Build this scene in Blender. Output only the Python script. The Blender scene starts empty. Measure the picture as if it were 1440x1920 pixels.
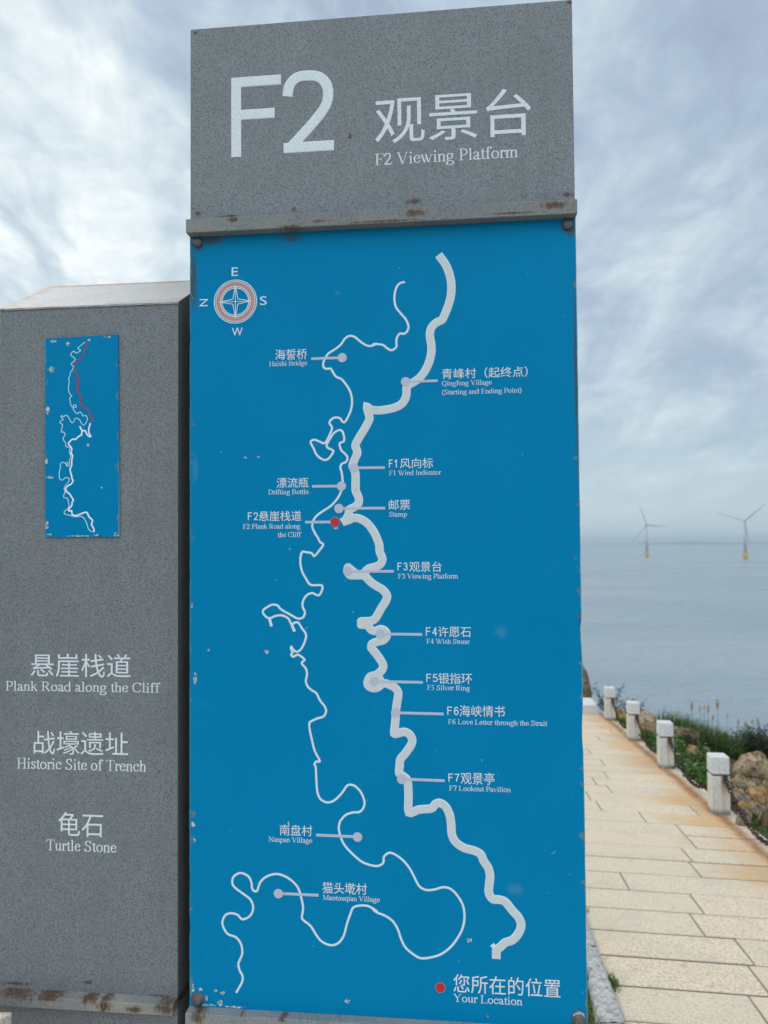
import bpy, bmesh, math, random
from mathutils import Vector, Matrix, noise as mnoise
R = math.radians
sc = bpy.context.scene
col = sc.collection
random.seed(7)

# ------------------------------------------------------------------ camera
EYE = 1.6
cam_d = bpy.data.cameras.new('camera'); cam = bpy.data.objects.new('camera', cam_d); col.objects.link(cam)
cam_d.sensor_fit = 'HORIZONTAL'; cam_d.sensor_width = 36.0; cam_d.lens = 36.05
cam_d.clip_start = 0.02; cam_d.clip_end = 60000
_rt = Vector((0.999986, 0.000217, -0.005217)); _up = Vector((0.005222, -0.041581, 0.999121)); _fw = Vector((0.0, 0.999135, 0.041582))
cam.matrix_world = Matrix(((_rt.x, _up.x, -_fw.x, 0), (_rt.y, _up.y, -_fw.y, 0), (_rt.z, _up.z, -_fw.z, EYE), (0, 0, 0, 1)))
cam_d.dof.use_dof = True; cam_d.dof.focus_distance = 1.23; cam_d.dof.aperture_fstop = 9.5
sc.camera = cam
sc.view_settings.view_transform = 'Standard'; sc.view_settings.look = 'None'
sc.view_settings.exposure = 0.0; sc.view_settings.gamma = 1.0

# ------------------------------------------------------------------ node helper
class NT:
    def __init__(s, tree): s.t = tree; s.n = tree.nodes; s.l = tree.links
    def put(s, sock, v):
        if hasattr(v, 'is_output'): s.l.new(v, sock)
        elif v is not None: sock.default_value = v
    def node(s, typ, props=None, **ins):
        nd = s.n.new(typ)
        for k, v in (props or {}).items(): setattr(nd, k, v)
        for k, v in ins.items():
            s.put(nd.inputs[int(k[1:])] if k[0] == 'i' and k[1:].isdigit() else nd.inputs[k], v)
        return nd
    def math(s, op, a, b=None, c=None, clamp=False):
        nd = s.node('ShaderNodeMath', {'operation': op, 'use_clamp': clamp}, i0=a)
        if b is not None: s.put(nd.inputs[1], b)
        if c is not None: s.put(nd.inputs[2], c)
        return nd.outputs[0]
    def vmath(s, op, a, b=None, scale=None):
        nd = s.node('ShaderNodeVectorMath', {'operation': op}, i0=a)
        if b is not None: s.put(nd.inputs[1], b)
        if scale is not None: s.put(nd.inputs['Scale'], scale)
        return nd.outputs['Value'] if op in ('LENGTH', 'DOT_PRODUCT', 'DISTANCE') else nd.outputs[0]
    def noise(s, vec, scale, detail=3, rough=.5, dist=0, col=False):
        nd = s.node('ShaderNodeTexNoise', None, Vector=vec, Scale=scale, Detail=detail, Roughness=rough, Distortion=dist)
        return nd.outputs['Color' if col else 'Fac']
    def step(s, v, a, b, lo=0., hi=1., smooth=True):
        nd = s.node('ShaderNodeMapRange', {'interpolation_type': 'SMOOTHSTEP' if smooth else 'LINEAR', 'clamp': True}, i0=v)
        for i, x in ((1, a), (2, b), (3, lo), (4, hi)): nd.inputs[i].default_value = x
        return nd.outputs[0]
    def mix(s, fac, a, b, typ='MIX'):
        nd = s.node('ShaderNodeMix', {'data_type': 'RGBA', 'blend_type': typ})
        s.put(nd.inputs[0], fac); s.put(nd.inputs[6], c4(a)); s.put(nd.inputs[7], c4(b)); return nd.outputs[2]
    def ramp(s, v, stops):
        nd = s.node('ShaderNodeValToRGB', None, Fac=v); e = nd.color_ramp.elements
        while len(e) < len(stops): e.new(.5)
        for el, (p, c) in zip(e, stops): el.position = p; el.color = c4(c)
        return nd.outputs[0]
    def bump(s, h, strength, dist):
        return s.node('ShaderNodeBump', None, Height=h, Strength=strength, Distance=dist).outputs[0]
def c4(c):
    return (c[0], c[1], c[2], 1.0) if isinstance(c, (tuple, list)) and len(c) == 3 else c
def material(name):
    m = bpy.data.materials.new(name); m.use_nodes = True; nt = NT(m.node_tree)
    b = m.node_tree.nodes['Principled BSDF']
    return m, nt, b
def setp(nt, b, color=None, rough=None, normal=None, metal=None, spec=None):
    for k, v in (('Base Color', c4(color) if color is not None else None), ('Roughness', rough), ('Normal', normal), ('Metallic', metal), ('Specular IOR Level', spec)):
        if v is not None: nt.put(b.inputs[k], v)

# ------------------------------------------------------------------ sky and sun
SUN_AZ, SUN_EL = -42.0, 46.0
w = bpy.data.worlds.new('World'); sc.world = w; w.use_nodes = True
nt = NT(w.node_tree); bg = w.node_tree.nodes['Background']
sky = nt.node('ShaderNodeTexSky', {'sky_type': 'NISHITA', 'sun_disc': False, 'sun_elevation': R(SUN_EL), 'sun_rotation': R(SUN_AZ), 'dust_density': 2.0})
dirv = nt.node('ShaderNodeTexCoord').outputs['Generated']
sep = nt.node('ShaderNodeSeparateXYZ', None, i0=dirv); dz = sep.outputs[2]
den = nt.math('ADD', nt.math('MAXIMUM', dz, 0.0), 0.22)
plane = nt.node('ShaderNodeCombineXYZ', None, i0=nt.math('DIVIDE', sep.outputs[0], den), i1=nt.math('DIVIDE', sep.outputs[1], den), i2=0.0).outputs[0]
mp = nt.node('ShaderNodeMapping', None, Vector=plane); mp.inputs['Rotation'].default_value = (0, 0, R(-38)); mp.inputs['Scale'].default_value = (1.0, .42, 1); mp.inputs['Location'].default_value = (3.1, 1.7, 0)
streak = nt.noise(mp.outputs[0], 5.2, 8, .58, .5)
mp2 = nt.node('ShaderNodeMapping', None, Vector=plane); mp2.inputs['Location'].default_value = (.35, 4.2, 1.3); mp2.inputs['Scale'].default_value = (1, .8, 1)
big = nt.noise(mp2.outputs[0], 1.15, 4, .5, .4)
fine = nt.noise(plane, 11.0, 6, .62, .4)
az = lambda a, e: (math.sin(R(a)) * math.cos(R(e)), math.cos(R(a)) * math.cos(R(e)), math.sin(R(e)))
glow = nt.step(nt.vmath('DOT_PRODUCT', dirv, az(-27, 15)), .84, 1.0)
gray_r = nt.step(nt.vmath('DOT_PRODUCT', dirv, az(34, 38)), .86, 1.0)
cen = lambda v, k: nt.math('MULTIPLY', nt.math('SUBTRACT', v, .5), k)
dens = nt.math('ADD', nt.math('ADD', cen(streak, 1.9), cen(big, 1.35)), nt.math('ADD', cen(fine, .55), .36))
dens = nt.math('ADD', dens, nt.math('MULTIPLY', glow, .40))
dens = nt.math('SUBTRACT', dens, nt.math('MULTIPLY', gray_r, .10))
right = nt.step(sep.outputs[0], -.05, .35)
dens = nt.math('ADD', nt.math('MULTIPLY', dens, nt.step(sep.outputs[0], -.05, .35, 1., .68)), nt.math('MULTIPLY', right, .08))
cloud = nt.ramp(dens, [(0, (3.6, 4.45, 5.9)), (.3, (4.7, 5.85, 7.1)), (.55, (6.4, 7.6, 8.3)), (.78, (8.5, 9.4, 9.7)), (1, (10.6, 11.1, 11.1))])
low = nt.step(dz, .02, .26, 1., 0.)
cloud = nt.mix(nt.math('MULTIPLY', low, .8), cloud, (5.7, 7.2, 7.9))
behind = nt.math('MULTIPLY', nt.step(sep.outputs[1], .25, -.5), nt.step(dz, -.05, .75, .35, 1.))      # overcast behind the camera, brightened to lift the light on the signs
cloud = nt.mix(behind, cloud, nt.mix(.8, cloud, (18.5, 20.5, 22.0)))
final = nt.mix(.9, sky.outputs[0], cloud)
nt.put(bg.inputs['Color'], final); bg.inputs['Strength'].default_value = 0.1

sun_d = bpy.data.lights.new('sun', 'SUN'); sun = bpy.data.objects.new('sun', sun_d); col.objects.link(sun)
sun_d.energy = 1.3; sun_d.angle = R(14); sun_d.color = (1.0, .93, .83)
sun.rotation_euler = Vector(az(SUN_AZ, SUN_EL)).to_track_quat('Z', 'Y').to_euler(); sun.location = (-8, 8, 14)

# ------------------------------------------------------------------ mesh helpers
class MB:
    def __init__(s): s.v = []; s.f = []; s.m = []; s.smooth = []; s.tint = []
    def add(s, verts, faces, mi=0, smooth=False, tint=None):
        o = len(s.v); s.v += [tuple(p) for p in verts]
        s.f += [tuple(i + o for i in f) for f in faces]; s.m += [mi] * len(faces); s.smooth += [smooth] * len(faces)
        s.tint += [tint if tint is not None else .5] * len(faces)
    def box(s, x0, x1, y0, y1, z0, z1, **k):
        s.add([(x, y, z) for z in (z0, z1) for y in (y0, y1) for x in (x0, x1)],
              [(0, 2, 3, 1), (4, 5, 7, 6), (0, 1, 5, 4), (2, 6, 7, 3), (0, 4, 6, 2), (1, 3, 7, 5)], **k)
    def bevel_box(s, x0, x1, y0, y1, z0, z1, r, seg=2, **k):
        bm = bmesh.new(); bmesh.ops.create_cube(bm, size=1)
        for v in bm.verts: v.co = Vector(((x0 + x1) / 2 + v.co.x * (x1 - x0), (y0 + y1) / 2 + v.co.y * (y1 - y0), (z0 + z1) / 2 + v.co.z * (z1 - z0)))
        bmesh.ops.bevel(bm, geom=bm.edges[:], offset=r, segments=seg, profile=.5, affect='EDGES'); s.bm(bm, **k)
    def bm(s, bm, **k):
        bm.verts.index_update(); s.add([v.co.copy() for v in bm.verts], [[v.index for v in f.verts] for f in bm.faces], **k); bm.free()
    def tube(s, pts, rads, seg=8, cap=True, **k):
        vs = []; fs = []; n = len(pts); pts = [Vector(p) for p in pts]
        ref = None
        for i, p in enumerate(pts):
            d = (pts[min(i + 1, n - 1)] - pts[max(i - 1, 0)]).normalized()
            if ref is None: ref = d.orthogonal().normalized()
            a = (ref - d * ref.dot(d)); a = a.normalized() if a.length > 1e-6 else d.orthogonal().normalized(); ref = a; b = d.cross(a)
            r = rads[i] if hasattr(rads, '__len__') else rads
            for q in range(seg):
                t = 2 * math.pi * q / seg; vs.append(p + (a * math.cos(t) + b * math.sin(t)) * r)
        for i in range(n - 1):
            for q in range(seg): fs.append((i * seg + q, i * seg + (q + 1) % seg, (i + 1) * seg + (q + 1) % seg, (i + 1) * seg + q))
        if cap: fs.append(tuple(range(seg))[::-1]); fs.append(tuple((n - 1) * seg + q for q in range(seg)))
        k.setdefault('smooth', True); s.add(vs, fs, **k)
    def lathe(s, prof, axis_o=(0, 0, 0), seg=24, **k):
        vs = []; fs = []
        for r, z in prof:
            for q in range(seg):
                t = 2 * math.pi * q / seg; vs.append((axis_o[0] + r * math.cos(t), axis_o[1] + r * math.sin(t), axis_o[2] + z))
        for i in range(len(prof) - 1):
            for q in range(seg): fs.append((i * seg + q, i * seg + (q + 1) % seg, (i + 1) * seg + (q + 1) % seg, (i + 1) * seg + q))
        fs.append(tuple(range(seg))[::-1]); fs.append(tuple((len(prof) - 1) * seg + q for q in range(seg)))
        s.add(vs, fs, **k)
    def build(s, name, mats, parent=None, loc=None):
        me = bpy.data.meshes.new(name); me.from_pydata(s.v, [], s.f)
        for m in (mats if isinstance(mats, (list, tuple)) else [mats]): me.materials.append(m)
        me.polygons.foreach_set('material_index', s.m); me.polygons.foreach_set('use_smooth', s.smooth)
        a = me.attributes.new('tint', 'FLOAT', 'FACE'); a.data.foreach_set('value', s.tint)
        me.update(); o = bpy.data.objects.new(name, me); col.objects.link(o)
        if parent: o.parent = parent
        if loc: o.location = loc
        return o
def tag(o, label=None, cat=None, group=None, kind=None):
    for k, v in (('label', label), ('category', cat), ('group', group), ('kind', kind)):
        if v: o[k] = v
    return o
def empty(name, loc, label, cat, group=None):
    o = bpy.data.objects.new(name, None); col.objects.link(o); o.location = loc; o.empty_display_size = .1
    return tag(o, label, cat, group)
def smooth_path(p, n=4, closed=False):
    out = []; m = len(p)
    for i in range(m - 1):
        p0, p1, p2, p3 = p[max(i - 1, 0)], p[i], p[i + 1], p[min(i + 2, m - 1)]
        for k in range(n):
            t = k / n; t2 = t * t; t3 = t2 * t
            out.append(tuple(.5 * (2 * b + (c - a) * t + (2 * a - 5 * b + 4 * c - d) * t2 + (3 * b - a - 3 * c + d) * t3) for a, b, c, d in zip(p0, p1, p2, p3)))
    out.append(tuple(p[-1])); return out

# ------------------------------------------------------------------ drawing of the map, millimetres on the sign face
THICK=[[(393.8,441.5),(402.7,428.8),(408.9,415.2),(412.3,400.2),(412.9,387.6),(411.2,374.0),(407.0,360.5),(401.4,347.0),(397.8,340.8),(389.4,337.2),(382.5,330.6),(379.5,321.6),(379.7,313.6),(381.2,304.4),(381.5,293.0),(378.7,279.5),(372.9,266.0),(364.9,254.8),(355.8,247.8),(345.5,242.2),(343.0,238.4),(342.9,230.4),(340.8,221.4),(335.0,213.5),(325.9,208.8),(314.5,206.1),(300.8,204.6),(291.6,205.3),(299.4,204.5),(288.5,205.8),(282.0,210.3),(283.7,201.6),(285.4,191.8),(278.5,177.8),(269.7,163.9),(263.5,152.1),(265.2,145.6),(266.3,139.0),(263.0,131.5),(259.0,121.8),(260.0,116.4),(263.3,107.7),(263.3,81.7),(263.4,95.9),(263.3,82.9),(265.9,76.4),(268.3,69.4),(267.3,61.9),(261.1,56.5),(253.5,52.5),(252.1,45.0),(247.2,36.9),(241.6,33.1)],[(242.3,33.5),(246.5,34.9),(253.4,37.1),(258.9,39.8),(265.1,39.7),(272.6,37.3),(280.8,31.8),(288.3,22.9),(293.7,13.4),(297.1,5.2),(299.5,-2.9),(299.7,-11.1),(301.7,-16.5),(304.0,-23.3),(300.9,-30.7),(294.1,-34.7),(284.5,-37.0),(279.0,-40.8),(275.5,-46.2),(280.3,-52.3),(287.1,-59.1),(295.2,-64.5),(303.3,-69.2),(309.4,-75.9),(310.7,-81.3),(308.0,-88.1),(301.8,-97.5),(294.9,-109.7),(289.4,-115.8),(281.2,-117.6),(270.5,-117.9)],[(251.0,-35.5),(256.4,-40.0),(264.6,-46.2),(274.8,-46.9)],[(249.9,-38.0),(252.9,-46.8),(262.5,-47.8),(275.5,-47.8)],[(270.5,-123.0),(277.1,-123.2),(281.8,-125.2),(285.9,-130.6),(292.7,-132.6),(300.2,-129.6),(307.2,-132.2),(309.9,-138.6),(304.8,-146.0),(294.6,-148.7),(287.1,-152.2),(286.1,-157.5),(287.4,-159.8),(294.5,-168.3),(301.5,-178.5),(303.9,-184.7),(302.2,-191.0),(296.6,-196.5),(288.7,-202.1),(282.3,-206.1),(279.6,-210.8),(282.2,-216.3),(289.4,-219.0),(296.5,-216.9),(302.1,-212.1),(307.6,-211.6),(313.9,-213.8),(321.0,-217.3),(326.0,-223.5),(326.4,-229.7),(324.8,-239.1),(323.1,-250.0),(322.2,-264.0),(321.0,-275.0),(320.1,-286.3),(327.1,-285.7),(334.6,-283.7),(341.7,-286.2),(346.3,-292.3),(347.0,-298.5),(343.9,-305.5),(336.7,-315.8),(329.1,-324.9),(327.9,-333.8),(327.2,-345.4),(334.1,-350.7),(338.7,-355.2),(340.5,-366.0),(340.9,-381.4),(341.5,-403.8),(356.9,-399.0),(374.7,-396.9),(381.4,-390.2),(388.1,-388.4),(396.9,-394.1),(402.3,-406.0),(404.4,-419.1),(405.3,-434.3),(410.7,-445.1),(422.7,-453.4),(438.0,-457.2),(447.8,-462.3),(452.1,-471.9),(458.5,-481.5),(461.2,-493.3),(459.8,-506.3),(459.2,-518.3),(464.8,-527.1),(473.2,-527.4),(483.0,-530.3),(493.6,-542.8),(502.2,-552.1),(505.9,-563.8),(500.8,-576.9),(492.0,-585.9),(482.3,-589.6),(475.7,-595.9),(469.6,-601.0),(469.1,-606.4),(469.0,-613.9)]]
THIN=[(341.8,401.6),(334.3,400.1),(328.5,393.4),(325.7,382.0),(325.6,372.8),(328.2,362.4),(336.2,351.8),(342.9,343.5),(346.7,333.0),(344.6,325.1),(339.3,321.4),(333.6,322.1),(329.0,316.5),(327.8,308.5),(327.8,301.7),(320.9,296.8),(314.0,299.8),(306.1,305.8),(292.3,307.0),(298.0,307.4),(287.0,304.3),(278.3,307.4),(270.7,313.1),(264.1,318.8),(256.5,321.3),(248.8,317.8),(241.0,307.5),(231.0,300.2),(222.2,295.0),(217.7,288.6),(213.9,279.9),(214.8,273.3),(219.9,271.0),(225.4,271.2),(228.7,266.3),(234.1,258.5),(242.9,253.9),(251.6,242.7),(257.0,231.6),(258.7,218.5),(256.9,206.6),(252.4,195.8),(246.9,187.7),(242.5,189.5),(240.4,193.5),(232.7,195.2),(226.1,192.1),(223.4,186.7),(227.1,180.1),(225.3,172.5),(216.4,156.3),(208.3,158.0),(199.5,161.4),(193.5,157.9),(198.3,147.9),(203.8,136.9),(213.6,130.2),(221.4,131.6),(229.1,141.9),(226.9,145.2),(220.3,148.6),(218.8,153.0),(224.8,163.8),(230.4,171.3),(238.1,175.5),(243.5,173.2),(246.3,162.2),(244.5,157.3),(239.0,154.8),(241.2,144.9),(247.7,138.3),(251.0,132.8),(248.7,126.3),(242.2,123.2),(239.9,117.8),(242.1,109.1),(243.7,93.9),(244.2,92.9),(241.9,83.2),(235.3,70.3),(224.3,58.5),(207.7,47.8),(198.9,39.3),(195.5,28.4),(198.8,18.7),(204.3,9.9),(207.5,3.4),(212.6,-0.9),(206.4,-9.5),(198.6,-18.2),(194.3,-13.8),(186.6,-12.3),(179.3,-12.2),(176.6,-24.6),(178.7,-39.7),(185.3,-52.7),(192.9,-62.4),(209.4,-63.1),(210.5,-70.0),(204.9,-78.6),(195.1,-75.0),(186.3,-78.6),(180.7,-87.3),(180.0,-95.9),(183.5,-104.5),(180.6,-112.1),(172.9,-114.3),(164.1,-110.0),(146.5,-100.3),(140.9,-94.3),(133.2,-92.8),(125.4,-96.0),(117.6,-102.1),(119.8,-109.1),(127.6,-113.8),(137.6,-110.1),(147.5,-109.4),(156.4,-113.3),(159.7,-117.6),(162.9,-124.0),(166.3,-120.8),(172.9,-120.3),(178.4,-128.3),(184.9,-137.9),(183.8,-147.6),(178.2,-159.5),(171.6,-164.9),(166.1,-162.8),(162.4,-157.4),(161.3,-159.6),(163.9,-166.1),(161.7,-169.3),(165.0,-172.5),(172.7,-169.6),(182.6,-176.6),(178.6,-181.0),(179.2,-184.2),(184.7,-190.6),(186.4,-199.1),(184.6,-209.9),(187.9,-218.4),(194.4,-223.7),(200.9,-227.9),(206.4,-238.5),(213.9,-248.0),(215.7,-255.4),(211.7,-262.9),(200.8,-266.3),(202.0,-266.1),(193.2,-270.2),(189.9,-273.4),(189.9,-281.3),(193.0,-296.2),(197.8,-314.9),(205.7,-330.4),(200.1,-331.3),(197.4,-336.1),(199.3,-340.0),(200.0,-355.6),(201.5,-375.9),(205.5,-386.8),(211.9,-391.3),(218.2,-392.6),(226.2,-390.1),(234.3,-383.6),(242.3,-374.0),(247.1,-366.9),(253.5,-364.9),(261.4,-368.1),(269.3,-377.2),(273.9,-389.5),(272.3,-398.9),(265.9,-405.6),(257.2,-406.3),(245.3,-410.5),(237.2,-419.3),(235.8,-422.5),(234.3,-430.0),(236.8,-442.6),(243.2,-456.0),(254.9,-468.2),(268.8,-479.3),(281.7,-484.1),(293.4,-485.1),(300.9,-481.3),(302.6,-476.3),(303.1,-470.8),(310.6,-465.0),(319.5,-466.9),(331.7,-475.2),(341.7,-486.9),(349.3,-500.9),(355.9,-512.7),(365.8,-517.7),(378.0,-516.8),(391.3,-512.8),(402.3,-514.7),(412.1,-523.5),(420.7,-538.3),(422.8,-555.6),(419.3,-573.1),(409.2,-590.9),(397.0,-604.5),(381.5,-613.9),(359.4,-618.7),(346.2,-613.5),(334.0,-603.2),(327.5,-590.4),(323.1,-577.5),(315.4,-565.8),(304.3,-558.6),(293.1,-554.7),(286.4,-550.6),(291.9,-552.6),(281.2,-546.2),(270.6,-544.6),(256.6,-547.9),(251.2,-558.6),(245.7,-574.5),(241.3,-590.4),(232.6,-602.3),(220.8,-606.0),(207.9,-601.4),(199.2,-592.3),(190.6,-579.1),(178.7,-570.1),(177.0,-565.0),(178.8,-552.2),(175.6,-535.5),(170.2,-521.0),(158.2,-509.8),(145.1,-504.0),(134.2,-503.3),(121.0,-508.1),(112.1,-516.9),(107.7,-528.8),(103.3,-530.4),(99.3,-525.9),(98.5,-517.5),(93.4,-508.1),(81.2,-503.6),(71.2,-508.9),(68.3,-516.5),(71.2,-524.9),(85.6,-535.0),(96.6,-543.0),(101.0,-553.5),(98.8,-564.2),(92.2,-570.8),(83.3,-573.3),(76.7,-567.2),(66.7,-565.1),(57.8,-568.1),(52.7,-577.9),(54.0,-586.3),(61.1,-596.6),(74.4,-601.3),(82.2,-611.6),(83.9,-624.2),(81.0,-632.8),(77.7,-641.4),(79.9,-650.8),(84.3,-659.1),(83.2,-668.6),(74.3,-684.3)]
STUBS=[[(127.6,-113.8),(129.3,-119.9),(130.9,-126.3)],[(163.4,-124.0),(165.1,-129.4),(167.5,-133.9)],[(469.6,-600.1),(465.9,-596.8),(462.7,-593.1)]]
MARK=[('m',(243.8,287.7),(195.2,287.5)),('m',(341.7,247.5),(390.8,247.7)),('m',(261.1,116.8),(308.8,116.3)),('m',(241.5,89.0),(195.8,89.3)),('m',(237.4,54.7),(308.8,54.4)),('r',(231.1,34.0),(184.5,34.0)),('m',(250.4,-41.8),(321.2,-42.0)),('m',(300.1,-137.0),(363.7,-137.3)),('m',(290.2,-208.7),(363.9,-209.3)),('m',(322.6,-255.5),(394.9,-256.1)),('m',(330.9,-354.6),(395.5,-355.3)),('m',(263.1,-442.7),(199.5,-442.1)),('m',(140.7,-532.1),(202.8,-532.3)),('r',(385.9,-659.6),None)]
CAP=[('bridge', [('海誓桥', [138.3, 188.6, 287.1, 303.8])], [('Haishi Bridge', [128.2, 188.9, 277.9, 7.3])]), ('village', [('青峰村（起终点）', [397.1, 525.8, 249.9, 266.0])], [('Qingfeng Village', [396.8, 472.1, 239.8, 7.2]), ('(Starting and Ending Point)', [396.4, 517.0, 226.4, 7.2])]), ('wind', [('F1', [315.0, 328.8, 116.2, 128.6]), ('风向标', [332.0, 382.3, 114.7, 130.2])], [('F1 Wind Indicator', [315.0, 394.4, 104.5, 7.3])]), ('bottle', [('漂流瓶', [140.0, 189.9, 87.7, 103.2])], [('Drifting Bottle', [126.3, 190.1, 77.6, 7.5])]), ('plank', [('F2', [94.0, 109.9, 38.1, 50.1]), ('悬崖栈道', [111.3, 178.5, 36.3, 51.9])], [('F2 Plank Road along', [85.9, 177.0, 24.6, 7.5]), ('the Cliff', [141.3, 177.8, 11.4, 7.4])]), ('stamp', [('邮票', [314.5, 346.9, 51.6, 67.2])], [('Stamp', [314.6, 342.0, 41.3, 7.3])]), ('platform', [('F3', [326.9, 342.5, -40.5, -28.6]), ('观景台', [344.9, 393.8, -42.7, -27.1])], [('F3 Viewing Platform', [327.4, 418.7, -52.9, 7.3])]), ('wish', [('F4', [369.2, 386.1, -139.0, -126.4]), ('许愿石', [387.6, 436.8, -140.9, -124.8])], [('F4 Wish Stone', [369.8, 434.3, -150.9, 7.2])]), ('ring', [('F5', [369.3, 386.2, -208.5, -196.4]), ('银指环', [387.4, 437.6, -210.9, -194.6])], [('F5 Silver Ring', [370.1, 434.4, -220.3, 7.2])]), ('letter', [('F6', [400.4, 417.2, -257.2, -244.9]), ('海峡情书', [418.6, 485.8, -259.2, -242.5])], [('F6 Love Letter through the Strait', [401.2, 547.7, -270.9, 7.3])]), ('pavilion', [('F7', [401.1, 417.2, -356.6, -344.5]), ('观景亭', [419.3, 469.4, -359.5, -341.9])], [('F7 Lookout Pavilion', [401.8, 493.2, -369.5, 7.3])]), ('nanpan', [('南盘村', [143.1, 193.5, -444.2, -427.7])], [('Nanpan Village', [125.5, 193.4, -454.3, 7.4])]), ('maotou', [('猫头墘村', [208.9, 276.8, -528.8, -511.7])], [('Maotouqian Village', [209.2, 296.2, -538.6, 7.3])]), ('here', [('您所在的位置', [405.2, 561.5, -665.7, -638.9])], [('Your Location', [405.0, 506.4, -679.4, 11.3])])]
COMP=[('E',[68.6,79.1,422.6,436.1],0),('S',[113.9,124.9,374.6,388.4],0),('W',[68.9,86.3,327.4,340.5],0),('N',[16.5,29.9,376.5,387.8],1)]
CC=(74.6,381.8)
HEAD=[('F',[67.2,148.2,613.6,742.2]),('2',[150.3,232.5,615.4,745.5]),('观景台',[296.7,536.7,620.5,694.9])]
HEADE=[('F2 Viewing Platform', [296.0, 516.9, 587.5, 18.2])]
LEFT=[('plank', [('悬崖栈道', [-272.2, -103.2, -211.2, -173.7])], [('Plank Road along the Cliff', [-315.3, -55.5, -234.2, 15.1])]), ('trench', [('战壕遗址', [-265.8, -107.1, -335.1, -297.1])], [('Historic Site of Trench', [-294.8, -76.9, -359.0, 17.1])]), ('turtle', [('龟石', [-223.6, -148.2, -464.1, -426.0])], [('Turtle Stone', [-243.7, -126.0, -487.5, 16.9])])]
STHIN=[(-180.3,330.5),(-186.3,326.3),(-192.4,321.2),(-191.9,319.2),(-188.3,317.2),(-189.8,315.5),(-194.9,312.7),(-197.9,314.1),(-199.9,316.1),(-203.5,313.3),(-205.0,310.0),(-203.4,308.0),(-199.4,305.4),(-197.5,302.0),(-200.4,298.6),(-203.9,295.9),(-203.4,293.4),(-200.3,290.9),(-202.3,285.6),(-205.8,279.9),(-206.1,276.0),(-208.3,272.2),(-207.5,266.4),(-208.4,259.6),(-208.4,252.9),(-206.6,247.0),(-204.6,244.5),(-203.1,242.3),(-206.1,240.2),(-205.9,235.4),(-205.0,229.6),(-202.5,225.2),(-200.0,225.6),(-199.0,228.4),(-195.9,227.4),(-195.4,224.5),(-200.4,223.2),(-198.9,218.8),(-193.8,213.8),(-190.8,215.2),(-189.3,216.6),(-186.3,214.6),(-183.7,209.7),(-180.2,210.6),(-178.2,209.6),(-176.2,206.2),(-177.2,200.9),(-181.7,195.2),(-185.7,197.3),(-189.8,204.1),(-196.8,206.2),(-198.8,201.4),(-202.3,199.1),(-205.9,203.5),(-209.0,209.4),(-213.0,211.6),(-217.1,209.1),(-219.6,211.1),(-221.3,209.2),(-217.5,204.7),(-222.6,202.0),(-222.1,199.0),(-218.5,196.1),(-219.5,190.3),(-220.4,184.5),(-216.4,184.4),(-213.8,180.5),(-214.3,179.6),(-217.3,172.9),(-213.3,167.0),(-212.7,160.7),(-208.7,159.7),(-205.6,157.2),(-206.6,151.5),(-203.8,144.7),(-206.5,138.0),(-206.5,130.3),(-209.5,128.9),(-213.1,133.3),(-217.6,135.3),(-221.7,132.5),(-221.6,125.7),(-223.6,119.0),(-223.0,109.4),(-218.5,106.2),(-212.4,110.2),(-207.4,109.1),(-206.9,104.3),(-212.4,97.7),(-214.9,92.9),(-213.8,86.2),(-216.3,80.4),(-214.3,77.5),(-209.7,77.0),(-208.2,71.7),(-206.6,65.0),(-209.1,59.2),(-214.6,55.5),(-213.6,51.1),(-207.1,49.6),(-201.0,47.7),(-195.0,46.6),(-185.9,47.0),(-180.9,43.6),(-176.4,35.9),(-173.3,26.4),(-166.8,22.0)]
STHICK=[[(-171.1,197.9),(-173.6,189.3),(-173.6,182.5),(-170.5,176.7),(-172.5,175.8),(-176.6,179.7),(-180.1,185.6),(-183.6,185.7),(-185.1,185.7),(-186.7,188.6),(-189.2,193.0)],[(-184.8,185.7),(-186.1,179.9),(-186.6,178.5),(-190.6,176.7),(-196.6,172.0),(-201.7,172.1),(-208.2,165.9),(-206.7,162.5),(-202.6,157.2),(-203.6,149.5),(-201.0,145.6),(-202.5,137.9),(-202.5,130.2),(-205.0,124.5),(-204.4,118.7),(-202.4,112.9),(-201.8,108.1),(-200.1,104.7),(-203.3,99.5),(-207.3,97.6),(-212.3,92.9),(-210.8,87.1),(-206.2,84.1),(-202.2,78.3),(-199.3,73.5),(-201.1,70.7),(-202.1,64.9),(-207.1,59.2),(-206.1,55.9),(-202.1,56.3),(-201.0,50.1),(-194.0,48.5),(-187.0,50.9),(-176.9,53.6),(-172.9,46.4),(-166.9,40.6),(-168.3,34.0),(-164.3,26.3),(-164.8,21.5)]]
SRED=[(-179.8,330.5),(-178.1,326.5),(-178.7,320.7),(-182.3,316.0),(-182.7,310.2),(-187.2,303.6),(-191.3,301.3),(-194.8,300.9),(-195.3,297.0),(-197.8,292.3),(-197.0,286.4),(-196.7,282.6),(-198.2,280.2),(-194.7,279.1),(-192.6,274.7),(-192.6,271.8),(-195.6,269.0),(-198.7,270.0),(-194.6,268.0),(-191.1,265.0),(-192.6,261.1),(-195.1,259.3),(-192.0,257.7),(-194.1,254.4),(-192.0,250.5),(-194.5,248.1),(-191.0,247.6),(-189.4,242.7),(-186.9,237.8),(-188.9,232.1),(-186.3,225.7),(-181.3,226.6),(-178.8,221.2),(-172.7,216.2),(-171.7,210.4),(-166.6,205.5),(-167.1,201.6),(-170.1,199.3)]
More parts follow.
